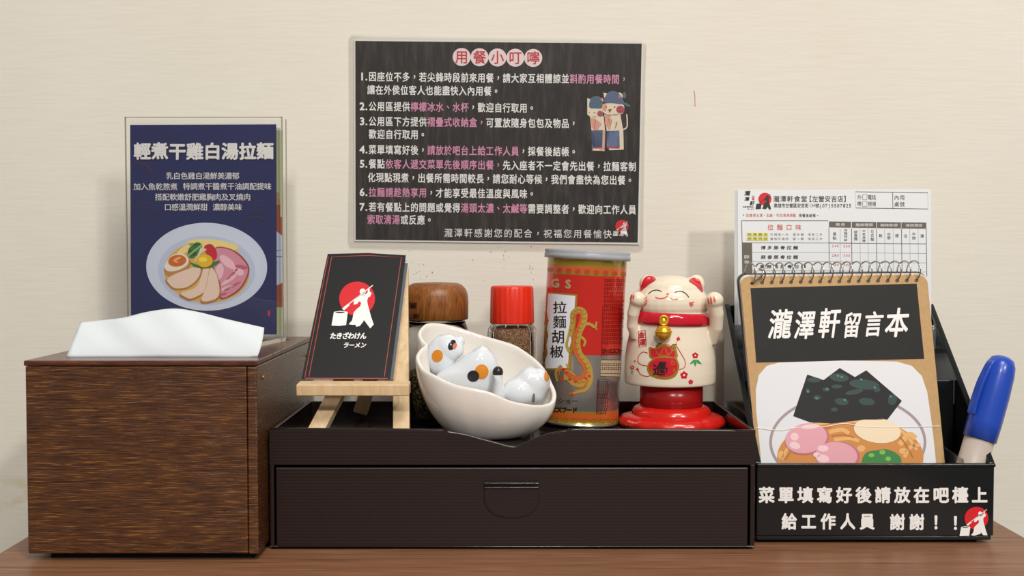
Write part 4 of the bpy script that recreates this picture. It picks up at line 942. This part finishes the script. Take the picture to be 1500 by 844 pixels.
def menus():
    Yt, Yb = .787, .7765
    t = thing('order_form_pad', 'thick pad of white printed order forms standing at the back of the black holder', 'notepad', (.23, .78, TZ + .0105))
    A = W(1080.5, 278, Yt); B = W(1363.5, 277.5, Yt); zb = TZ + .0107
    pts = [A, B, Vector((B.x - .0003, Yb, zb)), Vector((A.x - .0003, Yb, zb))]
    f = obj('top_form', prism(pts, (0, .0003, 0)), PAPER, t)
    # a few dozen forms behind, their left edges slightly fanned
    for i in range(7):
        dx = -.0003 * i - (.0004 if i % 2 else 0)
        obj('form', prism([p + Vector((dx, .0004 + .0003 * i, random.uniform(-.0004, .0002))) for p in pts], (0, .0002, 0)), PAPER, t)
    tr = bvh(f); ox, oy, s = 1060, 260, 4.6875
    K = lambda d: aff(d, ox, oy, s)
    GR = INK_G
    blk = join(line('瀧澤軒食堂', 362, 552, 147, 44, 46, bold=.008), line('【左營安吉店】', 584, 845, 147, 42, 46, bold=.008), line('高雄市左營區安吉街', 357, 570, 193, 27, 32, bold=.006), line('134', 594, 620, 193, 26, 32, bold=.0), char('號', 642, 193, 27, 32, .006), line('(07)5507825', 664, 868, 194, 36, 34, bold=.006))
    ink('heading_lettering', K(blk), GR, t, tr, 1)
    ink('brush_name', K(join(char('瀧', 163, 108, 40, 34, .02, .2), char('澤', 160, 148, 34, 28, .02, .2), char('軒', 196, 178, 32, 34, .02, .2), line('たきざわけん', 138, 200, 202, 13, 12, bold=.04), line('ラーメン', 168, 202, 217, 11, 11, bold=.04), char('・', 137, 258, 22, 22, .06))), INK_K, t, tr, 1)
    ink('red_seal', K(join(char('拉', 203, 132, 18, 16, .02), char('麵', 203, 148, 18, 16, .02))), INK_O, t, tr, 1)
    # dark cook over the red sun
    e = 3.85
    ink('sun_disc', aff(SUN, ox + 192 / s, oy + 83 / s, s * e / 1.0 * .98 / 1.0), INK_R, t, tr, 1); ink('cook_figure', aff(COOK, ox + 192 / s, oy + 83 / s, s * e * .98), cm('charcoal_ink', '33312e'), t, tr, 2)
    ink('notice_lettering', K(join(line('如覺得太濃、太鹹，可加清湯調整', 164, 486, 260, 22, 25, bold=.0))), INK_O, t, tr, 1)
    ink('notice_lettering', K(line('用餐後結帳。', 526, 645, 261, 22, 25, bold=.006)), GR, t, tr, 1)
    ink('ramen_heading', K(line('拉麵口味', 322, 513, 342, 42, 42, bold=.002)), INK_O, t, tr, 1)
    ink('highlight', K(P(rect(158, 380, 306, 404), rect(158, 410, 306, 434))), INK_Y, t, tr, 1)
    ink('small_lettering', K(join(line('豚骨基本', 178, 288, 392, 30, 21), line('豚骨特級', 178, 288, 421, 30, 21))), cm('olive_grey_ink', '6b6838'), t, tr, 2)
    ink('small_lettering', K(join(line('叉燒肉一片', 330, 435, 392, 22, 20), line('蛋半顆', 485, 540, 392, 22, 20), line('海苔二片', 588, 668, 392, 22, 20), line('雙倍叉燒肉', 330, 435, 422, 22, 20), line('蛋一顆', 485, 540, 422, 22, 20), line('海苔三片', 588, 668, 422, 22, 20))), INK_LG, t, tr, 1)
    ln_ = [stroke([(905, 98), (1401, 105), (1403, 216), (907, 209)], 3, True), stroke([(1160, 101), (1162, 213)], 3), stroke([(122, 297), (718, 297)], 3.4), stroke([(123, 297), (127, 448)], 3.4), stroke([(722, 345), (726, 620)], 3.4)]
    ln_ += [stroke(rect(954, 117, 984, 152), 2.2, True), stroke(rect(954, 164, 984, 199), 2.2, True)]
    ln_ += [stroke([(723, 449), (1392, 456)], 3.2), stroke([(127, 448), (723, 449)], 1.8)]
    for x in (878, 1049, 1221, 1391): ln_.append(stroke([(x, 350), (x + 4, 680)], 3.2))
    ink('table_lines', K(join(*ln_)), GR, t, tr, 2)
    th_ = [stroke([(x, 352), (x + 3, 680)], 1.4) for x in (800, 936, 992, 1105, 1163, 1278, 1335)] + [stroke([(195, y), (723, y + 1), (1394, y + 9)], 1.6) for y in (513, 577, 640)]
    ink('fine_table_lines', K(join(*th_)), INK_LG, t, tr, 1)
    ink('header_bar', K(P([(724, 302), (874, 304), (874, 345), (724, 342)], [(880, 304), (1048, 306), (1048, 347), (880, 345)], [(1053, 306), (1217, 308), (1217, 349), (1053, 347)], [(1221, 308), (1391, 310), (1391, 351), (1221, 349)], [(125, 449), (195, 450), (198, 700), (128, 700)])), INK_BAR, t, tr, 1)
    ink('header_lettering', K(join(line('價格', 782, 818, 324, 30, 22, bold=.02), line('麵條種類', 920, 1010, 326, 30, 22, bold=.02), line('麵條軟硬', 1090, 1180, 328, 30, 22, bold=.02), line('湯頭濃度', 1262, 1350, 329, 30, 22, bold=.02), text('豚骨', 158, 546, 36, 40, 26, bold=.02, vertical=True)[0])), cm('pale_grey_ink', 'cfccc6'), t, tr, 2)
    ink('form_lettering', K(join(char('外', 932, 136, 32, 36), char('帶', 932, 181, 32, 36), line('電話', 1003, 1032, 136, 30, 36), line('現場', 1003, 1032, 182, 30, 36), line('內用', 1188, 1226, 138, 36, 36), line('桌號', 1188, 1226, 184, 36, 36),
        text('單點', 762, 388, 28, 26, 26, vertical=True)[0], text('加麵特級', 838, 362, 22, 24, 20, vertical=True)[0], text('細直麵', 907, 374, 24, 26, 24, vertical=True)[0], text('中粗捲麵', 963, 368, 22, 22, 20, vertical=True)[0], text('日式麵', 1020, 370, 27, 24, 24, vertical=True)[0],
        char('軟', 1078, 400, 26, 26), text('中間', 1134, 390, 24, 26, 24, vertical=True)[0], char('硬', 1190, 400, 26, 26), char('淡', 1248, 402, 26, 26), text('中間', 1306, 388, 28, 26, 24, vertical=True)[0], char('濃', 1362, 402, 26, 26))), GR, t, tr, 1)
    ink('dish_lettering', K(join(line('博多豚骨拉麵', 272, 494, 482, 34, 27, bold=.012, shear=.1), line('蒜香豚骨拉麵', 272, 494, 547, 34, 27, bold=.012, shear=.1), line('黑蒜油豚骨拉麵', 265, 548, 612, 34, 27, bold=.012, shear=.1))), INK_K, t, tr, 1)
    ink('price_lettering', K(join(line('240', 750, 784, 470, 28, 24), line('260', 828, 862, 471, 28, 24), line('280', 750, 784, 535, 28, 24), line('300', 828, 862, 536, 28, 24), line('280', 750, 784, 600, 28, 24), line('300', 828, 862, 601, 28, 24))), INK_O, t, tr, 1)
menus()
def notebook():
    Yt, Ym = .741, .712
    TL, TR = W(1084, 405.5, Yt), W(1357.5, 402.5, Yt); ML_, MR = W(1108.5, 677, Ym), W(1383.5, 677, Ym)
    kk = (TL.z - (TZ + .0112)) / (TL.z - ML_.z); BL = TL + (ML_ - TL) * kk; BR = TR + (MR - TR) * kk
    nn = (TR - TL).cross(BL - TL); BR.z = BL.z; BR.y = (nn.dot(TL) - nn.x * BR.x - nn.z * BR.z) / nn.y
    t = thing('guest_notebook', 'kraft spiral notebook with a cartoon ramen cover standing in front of the order forms', 'notebook', (BL + BR) / 2)
    def cover(off, up=0.0, grow=0.0, th=.0008, rr=.006):
        ux = (TR - TL).normalized(); uy = (BL - TL).normalized(); n = 6; pts = []
        a = TL - uy * up - ux * grow; b = TR - uy * up + ux * grow
        for c, s1, s2, a0 in ((b, -1, 1, -PI / 2), (BR, 0, 0, 0), (BL, 0, 0, 0), (a, 1, 1, PI)):
            if c is BR or c is BL: pts.append(c + Vector((0, off, 0)))
            else:
                ctr = c + ux * (s1 * rr) + uy * (s2 * rr)
                for i in range(n + 1):
                    q = a0 + PI / 2 * i / n; pts.append(ctr + ux * (rr * math.cos(q)) + uy * (rr * math.sin(q)) + Vector((0, off, 0)))
        return prism(pts, (0, th, 0))
    f = obj('front_cover', cover(0), mat('kraft_card', 'bd9868', .7, bump=.1, bscale=300, var=.06), t); tr = bvh(f)
    obj('pages', cover(.0012, .0012, .0, .0035), mat('notebook_pages', 'dcd6cc', .7), t)
    obj('back_cover', cover(.0055, .0022, .0012, .0010), mat('black_back_cover', '1c1b1b', .5), t)
    ox, oy, s = 1060, 380, 2.7235
    def a(*ps): return aff(P(*ps), ox, oy, s)
    ink('title_field', a([(107, 115), (770, 97), (800, 397), (130, 412)]), mat('charcoal_cover_print', '1e1c1a', .55, var=.08, bscale=60, spec=.3), t, tr, 1)
    ti = ([], [])
    for ch, x, y, sx, sy in (('瀧', 227, 258, 94, 122), ('澤', 324, 262, 82, 118), ('軒', 422, 254, 86, 124), ('留', 512, 262, 72, 106), ('言', 598, 258, 78, 104), ('本', 692, 252, 96, 122)):
        ti = join(ti, char(ch, x, y, sx, sy, .019, .16, rot=-.035))
    ink('title_lettering', aff(ti, ox, oy, s), INK_W, t, tr, 2)
    panel = [(152, 845), (145, 760), (129, 600), (128, 520), (140, 462), (172, 425), (220, 412), (480, 404), (690, 408), (750, 425), (790, 465), (812, 530), (828, 640), (840, 740), (850, 845)]
    ink('picture_panel', a(panel), mat('white_cover_print', 'dfdfe3', .35), t, tr, 1)
    ink('bowl_outline', aff(stroke(ell(495, 730, 308, 188, n=64), 11, True), ox, oy, s), cm('mauve_bowl_print', 'a08f92'), t, tr, 2)
    ink('soup', a(ell(505, 790, 292, 160, n=56)), cm('soup_print', 'cd853c'), t, tr, 3)
    ink('noodles', join(aff(stroke(curve([(230, 800), (300, 690), (420, 650), (560, 650), (700, 680), (770, 760)]), 12), ox, oy, s), aff(stroke(curve([(420, 690), (470, 680), (500, 695)]), 16), ox, oy, s), aff(stroke(curve([(440, 720), (500, 715), (540, 725)]), 14), ox, oy, s), aff(stroke(curve([(700, 740), (740, 700), (765, 715)]), 22), ox, oy, s), aff(stroke(curve([(720, 790), (745, 750), (785, 740)]), 14), ox, oy, s), a(ell(548, 755, 16, 13), ell(228, 782, 12, 18), ell(715, 765, 16, 12))), cm('noodle_print', 'e3ad6a'), t, tr, 4)
    ink('soup_shade', join(aff(stroke(curve([(245, 800), (320, 705), (430, 668)]), 6), ox, oy, s), aff(stroke(curve([(560, 665), (690, 700), (755, 790)]), 6), ox, oy, s), aff(stroke(curve([(430, 705), (480, 700), (520, 712)]), 5), ox, oy, s)), cm('soup_dark_print', 'b06c28'), t, tr, 5)
    nori = [(333, 460), (398, 482), (462, 434), (523, 470), (568, 443), (710, 565), (652, 640), (560, 640), (430, 655), (345, 650), (277, 625)]
    ink('seaweed', a(nori), cm('seaweed_print', '151413', .6), t, tr, 6)
    ink('seaweed_sheen', a(ell(460, 472, 38, 16, .1), ell(360, 482, 28, 10), ell(450, 508, 22, 8), ell(408, 520, 14, 8), ell(560, 500, 60, 20, .1), ell(520, 530, 36, 10, -.2), ell(470, 568, 28, 14, .1), ell(570, 568, 32, 15, .1), ell(672, 560, 18, 22, .2), ell(372, 552, 16, 9), ell(440, 600, 14, 8), ell(335, 525, 8, 10), ell(610, 520, 14, 10)), cm('seaweed_green_print', '1a3a36'), t, tr, 7)
    ink('seaweed_glint', a(*[ell(x, y, 6, 4, .4, 10) for x, y in ((455, 465), (470, 470), (548, 480), (602, 512), (412, 518), (482, 562), (335, 528), (370, 555), (665, 548))]), cm('seaweed_glint_print', '4a7f79'), t, tr, 8)
    ink('egg_half', a(ell(612, 683, 94, 50, .13)), cm('egg_cream_print', 'efd9b8'), t, tr, 6)
    ink('ham_slice', a(ell(332, 718, 88, 62, -.2), ell(455, 785, 88, 58, .05)), cm('ham_rim_print', 'c26a78'), t, tr, 6)
    ink('ham_slice', a(ell(328, 714, 84, 59, -.2), ell(448, 784, 84, 55, .05)), cm('ham_print', 'e0a0ab'), t, tr, 7)
    ink('ham_fat', a(ell(345, 668, 36, 10, -.1), ell(282, 708, 16, 16), ell(283, 743, 22, 14, .3), ell(395, 755, 22, 13), ell(395, 795, 26, 15, .2), ell(370, 780, 14, 10)), cm('ham_light_print', 'f0c8cb'), t, tr, 8)
    ink('spinach', a(closedcurve([(552, 800), (570, 770), (610, 762), (650, 758), (690, 775), (708, 800), (690, 830), (560, 830)])), cm('spinach_print', '2f7d3a'), t, tr, 7)
    ink('spinach_spots', a(ell(632, 770, 12, 9), ell(588, 782, 12, 8), ell(655, 796, 11, 9)), cm('spinach_light_print', '7db545'), t, tr, 8)
    ink('crease', aff(join(stroke(curve([(130, 672), (220, 682), (300, 670), (400, 668), (480, 655), (560, 668), (700, 670), (860, 665)]), 3)), ox, oy, s), cm('crease_print', 'efe6dc'), t, tr, 9)
    # wire rings through the punched holes
    hl = []; n = 18
    for i in range(n): hl.append(ell(1102.2 + i * (1342.5 - 1102.2) / (n - 1), 414.3 - i * 3.6 / (n - 1), 2.9, 2.6, n=12))
    ink('punched_holes', P(*hl), cm('hole_dark', '3a2c20'), t, tr, 1)
    WM = mat('steel_wire', 'c9c6c0', .22, metal=1)
    me = None
    nrm = (TR - TL).cross(BL - TL).normalized()
    if nrm.y > 0: nrm = -nrm
    ro = root_of(t)
    for i in range(n):
        p = W(1102.2 + i * (1342.5 - 1102.2) / (n - 1), 414.3 - i * 3.6 / (n - 1), Yt); hit = tr.ray_cast(Vector((0, 0, CZ)), (p - Vector((0, 0, CZ))))[0] or p
        if me is None:
            c0 = hit; pts = []
            for q in [-PI * .5 + 2 * PI * j / 28 for j in range(28)]:
                y_ = -.0060 * math.cos(q); pts.append(hit + Vector((-.0010 - y_ * .42, .0030 + y_, .0064 + .0068 * math.sin(q) + .0006 * math.cos(q))))
            o = obj('wire_ring', tube(pts, .00052, 8, True), WM, t, True); me = o.data
        else:
            o = bpy.data.objects.new('wire_ring', me); C.objects.link(o); o.parent = t; o.location = hit - c0
    obj('wire_end', tube(curve([W(1101, 414, Yt - .002), W(1112, 408, Yt - .004), W(1118, 398, Yt - .004), W(1112, 394, Yt - .002)], 5), .0007, 8), WM, t, True)
notebook()
def marker():
    a = W(1421, 690, .6965); b = W(1466.5, 535, .703)
    d = (b - a).normalized(); ca = a - d * ((a.z - (TZ + .0145)) / d.z) ; L = (b - ca).length + .006
    t = thing('marker_pen', 'thick marker pen with blue clip cap standing in the right corner of the black holder', 'pen', ca)
    xx = (Vector((1, 0, 0)) - d * d.x).normalized(); R = Matrix((xx, d.cross(xx), d)).transposed()
    def put(data): return [ca + R @ Vector(v) for v in data[0]], data[1]
    e = (W(1441, 640, .70) - ca).length - .0
    eb = ((W(1431, 643, .699)) - ca).length
    cl = eb
    obj('barrel', put(lathe(0, 0, [(.004, 0), (.0088, .001), (.0092, .004), (.0092, cl + .004)], 48)), mat('greyish_white_barrel', 'b9aca2', .4), t, True)
    top = L
    pr = [(.0096, cl), (.0104, cl + .0004), (.0106, cl + .012), (.0104, cl + .03), (.0097, top - .012), (.0088, top - .006), (.0070, top - .002), (.004, top - .0003), (.0015, top - .0012), (.0001, top - .0014)]
    obj('cap', put(lathe(0, 0, pr, 48, cap=False)), mat('cobalt_blue_plastic', '2149b4', .3, coat=.2), t, True)
    clip = [(-.0098, -.0020, cl + .015), (-.0128, -.0022, cl + .018), (-.0118, -.0020, cl + .036), (-.0095, -.0018, top - .008), (-.0075, -.0018, top - .005)]
    V = []; Fc = []
    path = curve([(-.0122, cl + .014), (-.0126, cl + .022), (-.0120, cl + .034), (-.0106, top - .014), (-.0088, top - .007), (-.006, top - .004)], 4)
    for x, z in path:
        for dx, dy in ((-.0010, -.0028), (.0010, -.0028), (.0010, .0028), (-.0010, .0028)): V.append((x + dx, dy, z))
    m = len(path)
    for i in range(m - 1):
        for k in range(4): Fc.append((i * 4 + k, i * 4 + (k + 1) % 4, (i + 1) * 4 + (k + 1) % 4, (i + 1) * 4 + k))
    Fc += [(3, 2, 1, 0), tuple((m - 1) * 4 + k for k in range(4))]
    R2 = Matrix.Rotation(math.radians(20), 3, 'Z')
    o = obj('clip', put(([R2 @ Vector(v) for v in V], Fc)), MC['cobalt_blue_plastic'], t); bevel(o, .0006)
marker()
